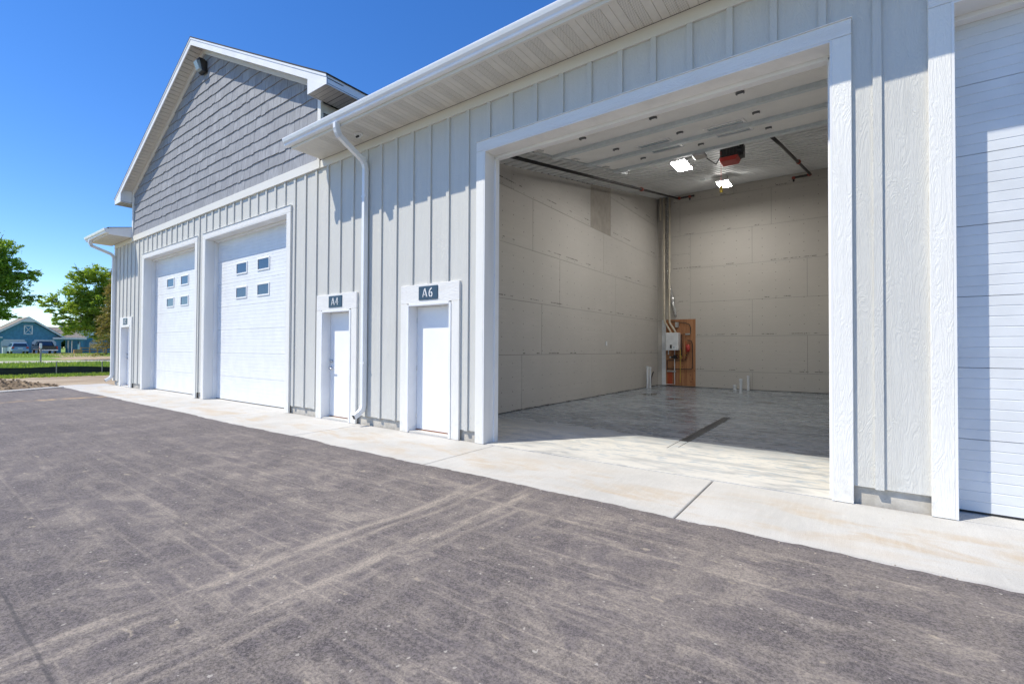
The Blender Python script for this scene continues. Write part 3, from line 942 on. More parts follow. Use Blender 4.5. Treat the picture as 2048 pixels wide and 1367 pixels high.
# trench drain
DR = empty('floor_drain', (6.267, 3.46, 0), 'long black slotted trench drain set in the garage floor', 'drain')
b = MB()
for q in ((6.196, 6.214, 1.94, 4.99), (6.320, 6.338, 1.94, 4.99), (6.214, 6.320, 1.94, 1.955), (6.214, 6.320, 4.975, 4.99)): b.box(q[0], q[1], q[2], q[3], .0006, .007)
b.build('frame', BLACK, DR)
MB().box(6.214, 6.320, 1.955, 4.975, .0004, .0012).build('channel', SHADOWGAP, DR)
for k, (xa, y0, y1) in enumerate(((6.205, 1.32, 1.935), (6.325, 1.46, 1.935))): box('saw_cut', SHADOWGAP, DR, xa - .006, xa + .006, y0, y1, .0004, .0010)
nb = 75; g0 = None
for k in range(nb):
    y = 1.962 + 3.0 * k / nb
    if g0 is None:
        g0 = MB().box(6.214, 6.320, y, y + .024, .0014, .0055).build('bar', BLACK, DR)
    else:
        o = bpy.data.objects.new('bar', g0.data); C.objects.link(o); o.parent = DR; o.location = (0, 3.0 * k / nb, 0)

# shop lights
def shop_light(x, y, z, lab, wires):
    t = empty('ceiling_light', (x, y, z), lab, 'light', 'lit shop lights under the bay ceiling')
    MB().box(x - .17, x + .17, y - .32, y + .32, z + .004, z + .055).build('housing', WHITE, t, .006)
    MB().box(x - .16, x + .16, y - .31, y + .31, z - .006, z + .003).build('diffuser', lamp_mat(LAMP), t)
    MB().box(x - .05, x + .05, y - .12, y + .12, z + .055, z + .10).build('driver', WHITE, t)
    for sx in (-.12, .12):
        for sy in (-.25, .25):
            MB().tube([(x + sx, y + sy, z + .055), (x + sx, y + sy, cz(y + sy) + .03)], .0035, 5).build('wire', STEEL, t)
    MB().tube([(x + .02, y + .05, z + .09), (x + .05, y + .06, z + .16), (x + .09, y + .02, z + .12), (x + .1, y + .0, cz(y) + .02)], .008, 6).build('power_cord', BLACK, t)
LAMP = 125.0
shop_light(5.11, 5.90, 5.72, 'lit white panel light hanging below the raised door edge', 1)
shop_light(5.18, 10.2, 6.52, 'lit white panel light near the back wall behind the pull tag', 1)
b = MB()
b.tube([(5.28, 10.2, cz(10.2) - .01), (4.62, 10.0, cz(10.0) - .012), (4.62, 9.97, cz(9.97) - .012)], .010, 6)
b.box(4.54, 4.70, 9.9, 10.0, cz(9.95) - .05, cz(9.95) + .0)
tag(b.build('junction_box', GALV), 'grey junction box with conduit on ceiling behind the front lamp', 'junction box')

# door opener
t = empty('door_opener', (6.15, 5.95, 5.60), 'black and red door opener motor hanging under the corrugated ceiling', 'opener')
MB().box(5.97, 6.36, 5.80, 6.16, 5.665, 5.86).build('motor_housing', BLACK, t, .012)
MB().prism([(5.975, 5.79, 5.575), (6.30, 5.79, 5.575), (6.345, 5.79, 5.665), (5.955, 5.79, 5.665)], (0, .36, 0)).build('cover', RED, t, .008)
b = MB()
for k in range(5): b.box(6.0 + k * .07, 6.04 + k * .07, 5.785, 5.80, 5.70, 5.83)
b.build('cooling_fins', DARKPIPE, t)
MB().box(6.36, 6.44, 5.86, 6.08, 5.66, 5.92).tube([(6.33, 5.83, 5.77), (6.43, 5.83, 5.77)], .06, 10).build('gearbox', BLACK, t)
for xx in (6.0, 6.33): MB().box(xx - .015, xx + .015, 5.96, 5.99, 5.86, cz(5.97) + .03).build('bracket', GALV, t)
MB().box(6.085, 6.125, .45, 5.8, 5.83, 5.87) .build('rail', GALV, t) if False else None
b = MB(); b.box(5.66, 5.90, 4.72, 4.98, dz_(4.85) - .13, dz_(4.85) - .075); b.build('door_arm', STEEL, t, .006)
MB().tube([(5.86, 4.95, dz_(4.9) - .12), (5.88, 5.2, 5.45), (5.95, 5.55, 5.45), (6.0, 5.80, 5.72)], .012, 7).build('cable', BLACK, t)
t2 = empty('pull_cord', (6.0, 5.78, 4.9), 'red release cord with yellow tag hanging from the opener motor', 'cord')
MB().tube([(6.0, 5.782, 5.80), (6.003, 5.782, 5.4), (6.005, 5.782, 5.06)], .0045, 6).build('cord', RED, t2)
b = MB(); b.box(5.975, 6.04, 5.778, 5.786, 4.88, 5.05); b.build('handle_tag', BRASS, t2)

# sprinkler mains
def pipe_run(name, lab, pts, r, hang, elbows, drop):
    t = empty(name, pts[0], lab, 'pipe')
    MB().tube(pts, r, 10).build('main', DARKPIPE, t, smooth=True)
    for y, x in hang:
        MB().tube([(x, y, cz(y) - .12), (x, y, cz(y) + .02)], .005, 5).build('hanger_rod', STEEL, t)
        MB().box(x - .03, x + .03, y - .015, y + .015, cz(y) - .28, cz(y) - .12).build('hanger', BLACK, t) if False else None
    for p in elbows:
        p = Vector(p)
        MB().tube([p + Vector((0, -.05, -.01)), p + Vector((0, .05, .01))], r * 1.75, 8).build('coupling', REDFIT, t)
    MB().tube([drop, Vector(drop) + Vector((0, 0, -.13))], r * .8, 8).build('drop_nipple', DARKPIPE, t)
    MB().tube([Vector(drop) + Vector((0, 0, .03)), Vector(drop) + Vector((0, 0, -.05))], r * 1.5, 8).build('drop_coupling', REDFIT, t)
pc = lambda y: cz(y) - .16
pipe_run('sprinkler_pipe', 'black sprinkler pipe along the ceiling near the side wall', [(3.12, .6, pc(.6)), (3.13, 6, pc(6)), (3.16, 12.30, pc(12.30)), (3.28, 12.36, pc(12.36)), (3.74, 12.34, pc(12.34))], .035,
         ((1.6, 3.12), (5.2, 3.13), (6.6, 3.13), (9.6, 3.14), (11.3, 3.15)), ((3.14, 8.6, pc(8.6)), (3.20, 12.33, pc(12.33))), (3.58, 12.34, pc(12.34)))
pipe_run('sprinkler_pipe', 'black sprinkler pipe on ceiling ending in elbow above the back wall', [(7.02, 4.9, pc(4.9)), (7.1, 6.5, pc(6.5)), (7.32, 12.2, pc(12.2)), (7.34, 12.32, pc(12.3)), (7.2, 12.34, pc(12.3)), (6.86, 12.34, pc(12.3))], .035,
         ((6.6, 7.1), (9.7, 7.23), (11.6, 7.3)), ((7.22, 9.3, pc(9.3)), (7.30, 12.25, pc(12.25))), (6.86, 12.34, pc(12.3)))

# heating wall
t = empty('plywood_board', (3.13, 12.69, 0), 'knotty plywood mounting board on back wall behind the boiler', 'board')
for k in range(3):
    xa = 2.60 + k * 1.09 / 3
    MB().box(xa + .002, xa + 1.09 / 3 - .001, 12.672 + .001 * k, 12.699, .03, 2.53).build('plank', PLY, t)
MB().box(2.45, 2.60, 12.66, 12.699, .03, 2.53).build('white_strip', PVC, t)
t = empty('wall_boiler', (2.93, 12.6, 1.38), 'white wall hung boiler on plywood board in the bay corner', 'boiler')
MB().box(2.68, 3.15, 12.34, 12.671, 1.36, 2.02).build('casing', PVC, t, .015)
MB().box(2.895, 2.899, 12.335, 12.341, 1.37, 2.01).build('door_seam', STEEL, t)
MB().box(2.855, 2.925, 12.330, 12.339, 1.43, 1.57).build('display', BLACK, t)
MB().box(2.985, 3.02, 12.330, 12.339, 1.455, 1.49).build('badge', BLUEWALL, t)
for k, xx in enumerate((2.75, 2.88, 3.02)):
    MB().tube([(xx, 12.5, 1.36), (xx, 12.5, 1.2)], .018, 8).build('stub_pipe', COPPER if k else PVC, t)
def thing_tube(name, lab, cat, pts, r, mat, n=10, group=None):
    b = MB(); b.tube(pts, r, n)
    o = b.build(name, mat, None, smooth=True)
    return tag(o, lab, cat, group)
thing_tube('vent_pipe', 'cream vent pipe nearest the side wall rising from boiler to ceiling', 'pipe', [(2.84, 12.5, 2.02), (2.80, 12.5, 2.12), (2.60, 12.52, 2.45), (2.59, 12.52, 2.6), (2.57, 12.52, cz(12.52) + .02)], .035, CREAMPVC)
thing_tube('vent_pipe', 'cream vent pipe beside the foil duct rising from boiler to ceiling', 'pipe', [(3.02, 12.5, 2.02), (2.98, 12.5, 2.12), (2.80, 12.48, 2.40), (2.79, 12.48, 2.6), (2.80, 12.48, cz(12.48) + .02)], .035, CREAMPVC)
thing_tube('vent_pipe', 'short cream pipe stub hanging from the ceiling in the corner', 'pipe', [(2.44, 12.5, 6.35), (2.44, 12.5, cz(12.5) + .02)], .032, CREAMPVC)
b = MB()
pts = []
for k in range(26):
    q = k / 25
    zz = 2.62 + q * (cz(12.6) - 2.62)
    xx = 2.99 - .28 * min(1, q * 3.2) + .012 * math.sin(k * 1.7)
    pts.append((xx, 12.60, zz))
rings = []
for k, p in enumerate(pts):
    rr = (.045 + .035 * min(1, k / 4)) * (1 + .14 * math.sin(k * 2.3)) * (1 if k < 24 else .9)
    rings.append([(p[0] + math.cos(a) * rr, p[1] + math.sin(a) * rr * .7, p[2]) for a in [2 * math.pi * j / 10 for j in range(10)]])
b.loft(rings)
tag(b.build('foil_duct', FOIL, None, smooth=True), 'crinkled foil wrapped duct between two cream vent pipes', 'duct')
t = empty('pipe_manifold', (3.3, 12.64, 1.0), 'tangle of copper and black heating pipes on plywood below the boiler', 'manifold')
Y = 12.63
runs = [(DARKPIPE, .014, [(2.66, Y, .98), (3.28, Y, .98)]), (DARKPIPE, .014, [(2.66, Y, .98), (2.66, Y, .55)]), (DARKPIPE, .016, [(2.66, Y, .66), (3.5, Y, .66), (3.6, Y, .70), (3.6, Y, 1.0), (3.59, Y, 1.6), (3.55, Y, 1.72), (3.42, Y, 1.74)]),
        (COPPER, .013, [(3.25, Y, 1.0), (3.25, Y, 1.75), (3.30, Y, 1.78)]), (DARKPIPE, .016, [(3.20, Y, 1.1), (3.20, Y, 1.96), (3.4, Y, 1.97), (3.52, Y, 1.99), (3.53, Y, 2.2)]),
        (BLACK, .015, [(2.72, 12.6, 2.5), (2.9, 12.6, 2.43), (3.3, Y, 2.40), (3.48, Y, 2.33), (3.53, Y, 2.2)]), (COPPER, .013, [(2.95, Y, 1.2), (2.95, Y, .98)]), (COPPER, .013, [(3.06, Y, 1.3), (3.06, Y, 1.1), (3.3, Y, 1.1)]),
        (PVC, .016, [(2.95, 12.6, 1.36), (2.95, 12.6, .08), (2.6, 12.55, .07)]), (BRASS, .012, [(3.16, 12.6, 1.42), (3.16, 12.6, .15)]), (ORANGE, .012, [(3.36, Y, 1.2), (3.36, Y, 1.7)])]
for mt, rr, pts in runs: MB().tube(pts, rr, 7).build('pipe', mt, t)
for k in range(7): MB().tube([(2.68 + k * .028, Y, .56), (2.70 + k * .026, 12.60, .05)], .009, 6).build('floor_tube', ORANGE, t)
MB().box(2.66, 2.99, 12.585, 12.66, .54, .60).build('floor_header', STEEL, t, .006)
MB().box(2.9, 3.02, 12.56, 12.66, 1.04, 1.18).tube([(2.80, 12.6, 1.10), (2.92, 12.6, 1.10)], .035, 8).build('pump', BLACK, t, .01)
MB().tube([(2.80, 12.55, 1.10), (2.80, 12.62, 1.10)], .035, 10).build('gauge', STEEL, t)
b = MB(); b.loft([[(3.45 + math.cos(a) * rr, 12.56 + math.sin(a) * rr, zz) for a in [2 * math.pi * j / 14 for j in range(14)]] for zz, rr in ((1.30, .02), (1.33, .07), (1.45, .085), (1.56, .07), (1.59, .02))])
b.build('expansion_tank', RED, t, smooth=True)
for k in range(14):
    xx, zz = R.uniform(2.95, 3.4), R.uniform(.98, 1.32)
    MB().box(xx - .016, xx + .016, Y - .035, Y + .02, zz - .018, zz + .018).build('valve', R.choice([BRASS, DARKPIPE, COPPER, REDFIT]), t)
MB().box(3.34, 3.5, Y - .03, Y + .02, 1.94, 2.0).build('backflow_valve', STEEL, t, .006)
MB().box(2.98, 3.10, 12.55, 12.66, 2.23, 2.42).build('flow_switch', STEEL, t, .006)
for k, (xx, y, zt, rr, lb) in enumerate(((2.44, 11.1, .78, .042, 'taller white pipe stub against the side wall'), (2.45, 11.34, .74, .038, 'white pipe stub against the side wall nearest the black hose'), (5.52, 10.92, .46, .040, 'white pipe stub standing clear of the back wall with cleanout cap'), (5.49, 12.45, .50, .040, 'white pipe stub close against the back wall'), (5.06, 12.5, .15, .055, 'short wide white pipe stub by back wall'))):
    b = MB(); b.tube([(xx, y, 0.0), (xx, y, zt)], rr, 12); b.tube([(xx, y, zt - .06), (xx, y, zt + .01)], rr * 1.22, 12)
    tag(b.build('pipe_stub', PVC, None), lb, 'pipe', 'white pipe stubs rising from the bay floor')
thing_tube('black_hose', 'black hose curving from pipe stub up to the side wall', 'hose', [(2.44, 11.45, .12), (2.40, 11.6, .32), (2.36, 11.85, .47), (2.30, 12.1, .53), (2.28, 12.2, .54)], .022, BLACK, 8)
b = MB(); b.box(2.281, 2.31, 7.86, 7.95, 1.50, 1.63)
tag(b.build('outlet_box', PVC, None, .004), 'small white electrical box on the drywall side wall', 'outlet')
# wet patches left on the slab
PUD = simple('standing_water', (.035, .03, .025), .03, var=.1)
for lab, cx, cy, a, bb in (('dark puddle on floor below the white pipe stubs', 3.28, 8.9, .22, .38), ('brown puddle on floor in front of the plywood board', 4.33, 7.95, .30, .13), ('thin puddle near the back corner hose', 2.95, 10.9, .25, .12), ('faint damp ring on floor before the white stub', 6.5, 8.62, .3, .1)):
    ring = [(cx + a * math.cos(q) * R.uniform(.8, 1.1), cy + bb * math.sin(q) * R.uniform(.8, 1.1), .003) for q in [2 * math.pi * k / 18 for k in range(18)]]
    b = MB(); b.face(ring); tag(b.build('puddle', PUD), lab, 'puddle')

# ------------------------------------------------------------------ wall fixtures
def ribbon(bm, pts, w, y, th=.005):
    pts = [Vector((p[0], 0, p[1])) for p in pts]
    L = []
    for i, p in enumerate(pts):
        d = (pts[min(i + 1, len(pts) - 1)] - pts[max(i - 1, 0)]).normalized()
        n = Vector((-d.z, 0, d.x)) * w / 2
        L.append((p + n, p - n))
    for (a, b2), (c, d) in zip(L[:-1], L[1:]):
        bm.prism([(a.x, y, a.z), (b2.x, y, b2.z), (d.x, y, d.z), (c.x, y, c.z)], (0, th, 0))
def glyph(ch, bm, ox, oz, h, y):
    s = h
    P = lambda x, z: (ox + x * s, oz + z * s)
    wd = .13 * s
    if ch == 'A':
        ribbon(bm, [P(.0, 0), P(.26, .86)], wd * .8, y); ribbon(bm, [P(.34, 1.0), P(.68, 0)], wd * 1.25, y); ribbon(bm, [P(.20, .3), P(.36, .3)], wd * .7, y)
        ribbon(bm, [P(-.08, .03), P(.1, .03)], wd * .55, y); ribbon(bm, [P(.56, .03), P(.78, .03)], wd * .55, y)
    if ch == '6':
        ribbon(bm, [P(.52, .98), P(.32, .90), P(.14, .66), P(.08, .38), P(.14, .14), P(.24, .04)], wd * 1.1, y)
        ribbon(bm, [P(.36, .02), P(.5, .1), P(.56, .28), P(.5, .46), P(.36, .54)], wd * 1.1, y); ribbon(bm, [P(.28, .53), P(.16, .44)], wd * .7, y)
    if ch == '4':
        ribbon(bm, [P(.36, .98), P(.08, .40)], wd * .8, y); ribbon(bm, [P(.0, .34), P(.34, .34)], wd * .8, y); ribbon(bm, [P(.44, .34), P(.62, .34)], wd * .8, y)
        ribbon(bm, [P(.42, .98), P(.42, .44)], wd, y); ribbon(bm, [P(.42, .24), P(.42, 0)], wd, y)
    if ch == '2':
        ribbon(bm, [P(.06, .72), P(.14, .92), P(.32, .99), P(.48, .9), P(.52, .72), P(.40, .46)], wd, y); ribbon(bm, [P(.34, .38), P(.06, .05)], wd, y); ribbon(bm, [P(.04, .05), P(.58, .05)], wd, y)
for txt, x0, x1 in (('A6', 2.615, 3.047), ('A4', .085, .515), ('A2', -12.42, -11.99)):
    t = empty('unit_sign', ((x0 + x1) / 2, -.045, 2.165), 'navy plate reading %s above the %s white entry door' % (txt, {'A6': 'door nearest the open bay, a', 'A4': 'downspout side', 'A2': 'far narrow'}[txt]) if False else
              {'A6': 'navy unit plate reading A6 over the white door by the open bay', 'A4': 'navy unit plate reading A4 over the white door beside the downspout', 'A2': 'navy unit plate reading A2 over the door at the building end'}[txt], 'sign', 'unit number signs')
    MB().box(x0, x1, -.052, -.041, 2.165, 2.383).build('plate', NAVY, t, .003)
    b = MB(); glyph('A', b, x0 + .10, 2.205, .14, -.057); glyph(txt[1], b, x0 + .235, 2.205, .14, -.057)
    b.build('lettering', HWHITE, t)
t = empty('wall_light', (-5.87, -.03, 8.7), 'dark bronze wall pack light under the gable peak', 'light')
MB().loft([[(-6.06, -.035, 8.70), (-5.70, -.035, 8.70), (-5.70, -.035, 9.06), (-6.06, -.035, 9.06)], [(-6.06, -.10, 8.68), (-5.70, -.10, 8.68), (-5.70, -.10, 9.08), (-6.06, -.10, 9.08)], [(-6.03, -.17, 8.70), (-5.73, -.17, 8.70), (-5.73, -.24, 9.06), (-6.03, -.24, 9.06)]]).build('housing', BRONZE, t)
MB().loft([[(-6.02, -.172, 8.72), (-5.74, -.172, 8.72), (-5.74, -.236, 9.03), (-6.02, -.236, 9.03)], [(-6.0, -.24, 8.75), (-5.76, -.24, 8.75), (-5.76, -.33, 8.99), (-6.0, -.33, 8.99)]]).build('lens', LENS, t)
MB().box(-6.05, -5.71, -.26, -.10, 9.08, 9.11).build('top_cap', BRONZE, t)
t.scale = (.78, .85, .78); t.location.z += .12
t = empty('security_camera', (1.345, -.31, 5.13), 'small white dome camera on the soffit beside the downspout elbow', 'camera')
b = MB(); b.loft([[(1.345 + math.cos(a) * rr, -.31 + math.sin(a) * rr, zz) for a in [2 * math.pi * j / 20 for j in range(20)]] for zz, rr in ((5.138, .075), (5.112, .075), (5.105, .066))])
b.build('base', HWHITE, t, smooth=False)
b = MB(); b.loft([[(1.345 + math.cos(a) * rr, -.31 + math.sin(a) * rr, zz) for a in [2 * math.pi * j / 16 for j in range(16)]] for zz, rr in ((5.106, .048), (5.085, .046), (5.065, .034), (5.055, .012))])
b.build('dome', HWHITE, t, smooth=True)
for dx in (-.016, .02): MB().tube([(1.345 + dx + .01, -.335, 5.074), (1.345 + dx + .014, -.352, 5.062)], .019, 10).build('eyeball_lens', BLACK, t)

# ------------------------------------------------------------------ dirt pile, silt fence, grass
b = MB(); nx, ny = 14, 44
for i in range(nx):
    for j in range(ny): pass
grid = {}
for i in range(nx + 1):
    for j in range(ny + 1):
        u, v = i / nx, j / ny
        x = -15.6 + u * 2.1; y = -6.0 + v * 5.0
        x += .25 * (y + 3.5) * -.6
        hh = .30 * math.sin(math.pi * u) ** .8 * min(1, 3.4 * v, 3.4 * (1 - v)) if 0 < u < 1 and 0 < v < 1 else 0
        hh *= R.uniform(.55, 1.2)
        grid[i, j] = (x + R.uniform(-.03, .03), y + R.uniform(-.03, .03), gz(x) - .01 + hh)
for i in range(nx):
    for j in range(ny):
        b.face([grid[i, j], grid[i + 1, j], grid[i + 1, j + 1], grid[i, j + 1]])
for k in range(700):
    u, v = R.uniform(.12, .95), R.uniform(.05, .95); i, j = int(u * nx), int(v * ny)
    p = grid[i, j]; s = R.uniform(.012, .034)
    b.box(p[0] - s, p[0] + s * R.uniform(.5, 1), p[1] - s, p[1] + s * .8, p[2] - s * .4, p[2] + s * .8)
tag(b.build('dirt_pile', PILE), 'low heap of dark crumbly soil behind the kerb', 'dirt pile')
SF = empty('silt_fence', (-24.6, 0, gz(-24)), 'low black silt fence with thin stakes across the grass', 'fence')
b = MB(); N = 90
def sfx(y): return -24.9 + .55 * y * .9
for k in range(N):
    ya, yb = -22 + 34 * k / N, -22 + 34 * (k + 1) / N
    xa, xb = sfx(ya), sfx(yb)
    za, zb = .34 + .03 * math.sin(ya * 1.7), .34 + .03 * math.sin(yb * 1.7)
    oa, ob = .05 * math.sin(ya * 2.2), .05 * math.sin(yb * 2.2)
    b.prism([(xa + oa, ya, -.06), (xb + ob, yb, -.06), (xb, yb, zb), (xa, ya, za)], (-.012, 0, 0))
b.build('fabric', FABRIC, SF)
for y in (-20.5, -17.9, -15.2, -12.6, -10.0, -7.4, -4.8, -2.2, .38, 2.0, 4.6, 7.2, 9.8):
    MB().box(sfx(y) + .03, sfx(y) + .065, y - .018, y + .018, -.05, .62).build('stake', WEATHER, SF)
def blades(name, n, xf, yr, hmin, hmax, seed, lab):
    rr = random.Random(seed); b = MB()
    for k in range(n):
        x, y = xf(rr), rr.uniform(*yr)
        h = rr.uniform(hmin, hmax); a = rr.random() * 6.28; w_ = rr.uniform(.02, .05)
        dx, dy = math.cos(a) * w_, math.sin(a) * w_
        lx, ly = rr.uniform(-.5, .5) * h, rr.uniform(-.5, .5) * h
        z0 = gz(x) - .01
        b.f.append((len(b.v), len(b.v) + 1, len(b.v) + 2)); b.mi.append(0)
        b.v += [(x - dx, y - dy, z0), (x + dx, y + dy, z0), (x + lx, y + ly, z0 + h)]
    tag(b.build(name, BLADE), lab, 'grass', kind='stuff')
blades('grass', 9000, lambda r: r.uniform(-23.4, -22.2) + r.gauss(0, .3), (-9, 6), .05, .16, 3, 'ragged grass fringe in front of the silt fence')
blades('grass', 26000, lambda r: -26 - 20 * r.random() ** 1.3, (-14, 12), .10, .32, 4, 'long grass between silt fence and gravel road')
blades('grass', 9000, lambda r: r.uniform(-84, -69), (-8, 24), .06, .18, 5, 'lawn grass in front of the blue house')
t = empty('marker_post', (-47.7, 3.35, gz(-47.7)), 'slim weathered post with white top beside the gravel road', 'post')
MB().box(-47.74, -47.64, 3.29, 3.39, -.05, 1.25).build('post_shaft', WEATHER, t)
MB().box(-47.76, -47.62, 3.27, 3.41, 1.25, 1.66).build('post_top', HWHITE, t, .02)

# ------------------------------------------------------------------ blue house across the road
HX, HZ = -95.0, gz(-95) - .02
BH = empty('blue_house', (HX, 9.2, HZ), 'blue gabled house with two white garage doors and breezeway', 'house')
def front(poly, d=.1): return MB().prism([(HX, y, z) for y, z in poly], (-d, 0, 0))
zb = HZ
wl = MB()
wl.prism([(HX, 5.7, zb), (HX, 12.7, zb), (HX, 12.7, 3.05), (HX, 9.2, 5.62), (HX, 5.7, 3.05)], (-9, 0, 0))
HW = wl.build('wall', BLUEWALL, BH)
for k in range(24):
    z0 = zb + .08 + k * .21
    lim = 3.5 if z0 < 3.0 else max(0, (5.55 - z0) / .735)
    if lim > .2:
        o = MB().box(HX, HX + .02, 9.2 - lim, 9.2 + lim, z0, z0 + .19).build('lap_board', BLUEWALL, HW)
for y0 in (6.32, 9.62):
    d = MB().prism([(HX + .021, y0, zb), (HX + .021, y0 + 2.75, zb), (HX + .021, y0 + 2.75, 2.05), (HX + .021, y0 + 2.45, 2.38), (HX + .021, y0 + .30, 2.38), (HX + .021, y0, 2.05)], (.05, 0, 0)).build('house_garage_door', HDOOR, BH)
    for k in range(4): MB().box(HX + .071, HX + .085, y0 + .05, y0 + 2.70, zb + .06 + k * .46, zb + .46 + k * .46).build('door_panel', HDOOR, d)
    MB().box(HX + .072, HX + .09, y0 + .25, y0 + 2.5, 2.385, 2.44).build('door_head', HWHITE, d)
wf = MB(); y0, y1, z0, z1, f = 8.72, 9.68, 3.25, 4.68, .12
for q in ((y0, y1, z0, z0 + f), (y0, y1, z1 - f, z1), (y0, y0 + f, z0, z1), (y1 - f, y1, z0, z1)): wf.box(HX + .02, HX + .09, q[0], q[1], q[2], q[3])
wf.tube([(HX + .06, y0, z0), (HX + .06, y1, z1)], 0, rect=(.05, .03)); wf.tube([(HX + .06, y0, z1), (HX + .06, y1, z0)], 0, rect=(.05, .03))
LD = wf.build('loft_door', HWHITE, BH)
MB().box(HX + .021, HX + .03, y0 + f, y1 - f, z0 + f, z1 - f).build('loft_panel', BLUEWALL, LD)
rf = MB()
for sg in (-1, 1):
    ye = 9.2 + sg * 4.15
    rf.prism([(HX + .5, 9.2, 5.83), (HX + .5, ye, 2.80), (HX + .5, ye, 2.98), (HX + .5, 9.2, 6.02)], (-9.8, 0, 0))
HR = rf.build('roof', HROOF, BH)
for sg in (-1, 1):
    ye = 9.2 + sg * 4.15
    MB().prism([(HX + .5, 9.2, 5.70), (HX + .5, ye, 2.66), (HX + .5, ye, 2.90), (HX + .5, 9.2, 5.94)], (.05, 0, 0)).build('barge_board', HWHITE, HR)
MB().prism([(HX + .46, 8.45, 5.18), (HX + .46, 9.95, 5.18), (HX + .46, 9.2, 5.75)], (.05, 0, 0)).build('gable_ornament', HWHITE, HR)
MB().box(HX + .02, HX + .5, 5.0, 6.45, 2.66, 2.84).build('eave_stub', HWHITE, HR)
# breezeway
br = MB(); br.box(HX - .3, HX, 12.7, 12.95, zb, 2.6); br.box(HX - .3, HX, 15.35, 15.75, zb, 2.6)
br.prism([(HX, 12.95, 2.1), (HX, 13.3, 2.42), (HX, 15.0, 2.42), (HX, 15.35, 2.1), (HX, 15.35, 2.62), (HX, 12.95, 2.62)], (-.3, 0, 0))
BZ = br.build('breezeway', BLUEWALL, BH)
MB().prism([(HX + .4, 12.2, 2.75), (HX + .4, 16.0, 2.75), (HX - 4, 14.9, 4.55), (HX - 4, 11.2, 4.55)], (0, 0, .12)).build('breezeway_roof', HROOF, BH)
MB().box(HX + .4, HX + .46, 11.9, 16.0, 2.6, 2.86).build('breezeway_fascia', HWHITE, BH)
for y in (14.35, 14.8): MB().box(HX - 3.2, HX - 3.0, y, y + .12, zb, 2.5).build('breezeway_post', HWHITE, BH)
MB().box(HX - 4, HX - 3.9, 14.2, 15.7, zb, 2.5).build('breezeway_wall', BLUEWALL, BH)
MB().tube([(HX - 2.5, 11.3, 3.9), (HX - 2.5, 11.3, 4.75)], .14, 8).build('roof_vent', BRONZE, BH)
# taller house behind, mostly behind the trees
WH = empty('farmhouse', (-99, 19, HZ), 'two storey house with blue lower wall and white upper gable behind trees', 'house')
MB().box(-108, -99, 15.9, 26, HZ, 3.0).build('lower_wall', BLUEWALL, WH)
MB().prism([(-99.2, 15.3, 3.0), (-99.2, 24, 3.0), (-99.2, 24, 5.0), (-99.2, 19.6, 7.6), (-99.2, 15.3, 5.0)], (-8, 0, 0)).build('upper_wall', HWHITE, WH)
fw_ = MB().box(-99.19, -99.1, 14.9, 15.8, 4.3, 5.8).build('dormer', HROOF, WH)
MB().box(-99.05, -98.98, 17.2, 18.8, 1.0, 2.1).build('window', HWHITE, WH)
MB().box(-98.98, -98.96, 17.3, 18.7, 1.1, 2.0).build('pane', GLASS, WH)
MB().box(-99.0, -98.9, 15.9, 16.15, HZ, 3.0).build('corner_post', HWHITE, WH)
rf = MB()
for sg in (-1, 1):
    ye = 19.6 + sg * 4.8
    rf.prism([(-98.7, 19.6, 7.75), (-98.7, ye, 4.85), (-98.7, ye, 5.0), (-98.7, 19.6, 7.95)], (-9, 0, 0))
rf.build('roof', HROOF, WH)
RF = empty('rail_fence', (-93, 16, HZ), 'low tan timber rail fence beside the breezeway', 'fence')
for y in (14.9, 16.0, 17.0, 18.1, 19.2): MB().box(-93.1, -92.95, y, y + .13, HZ, HZ + 1.0).build('post', TIMBER, RF)
for z in (.35, .8): MB().box(-92.95, -92.9, 14.9, 19.3, HZ + z, HZ + z + .14).build('rail', TIMBER, RF)
PL = empty('garden_planter', (-91, 14.2, HZ), 'orange timber planter box near the breezeway post', 'planter')
MB().box(-91.3, -90.7, 13.7, 14.7, HZ, HZ + .30).build('lower_board', TIMBER, PL); MB().box(-91.28, -90.72, 13.72, 14.68, HZ + .33, HZ + .62).build('upper_board', TIMBER, PL)

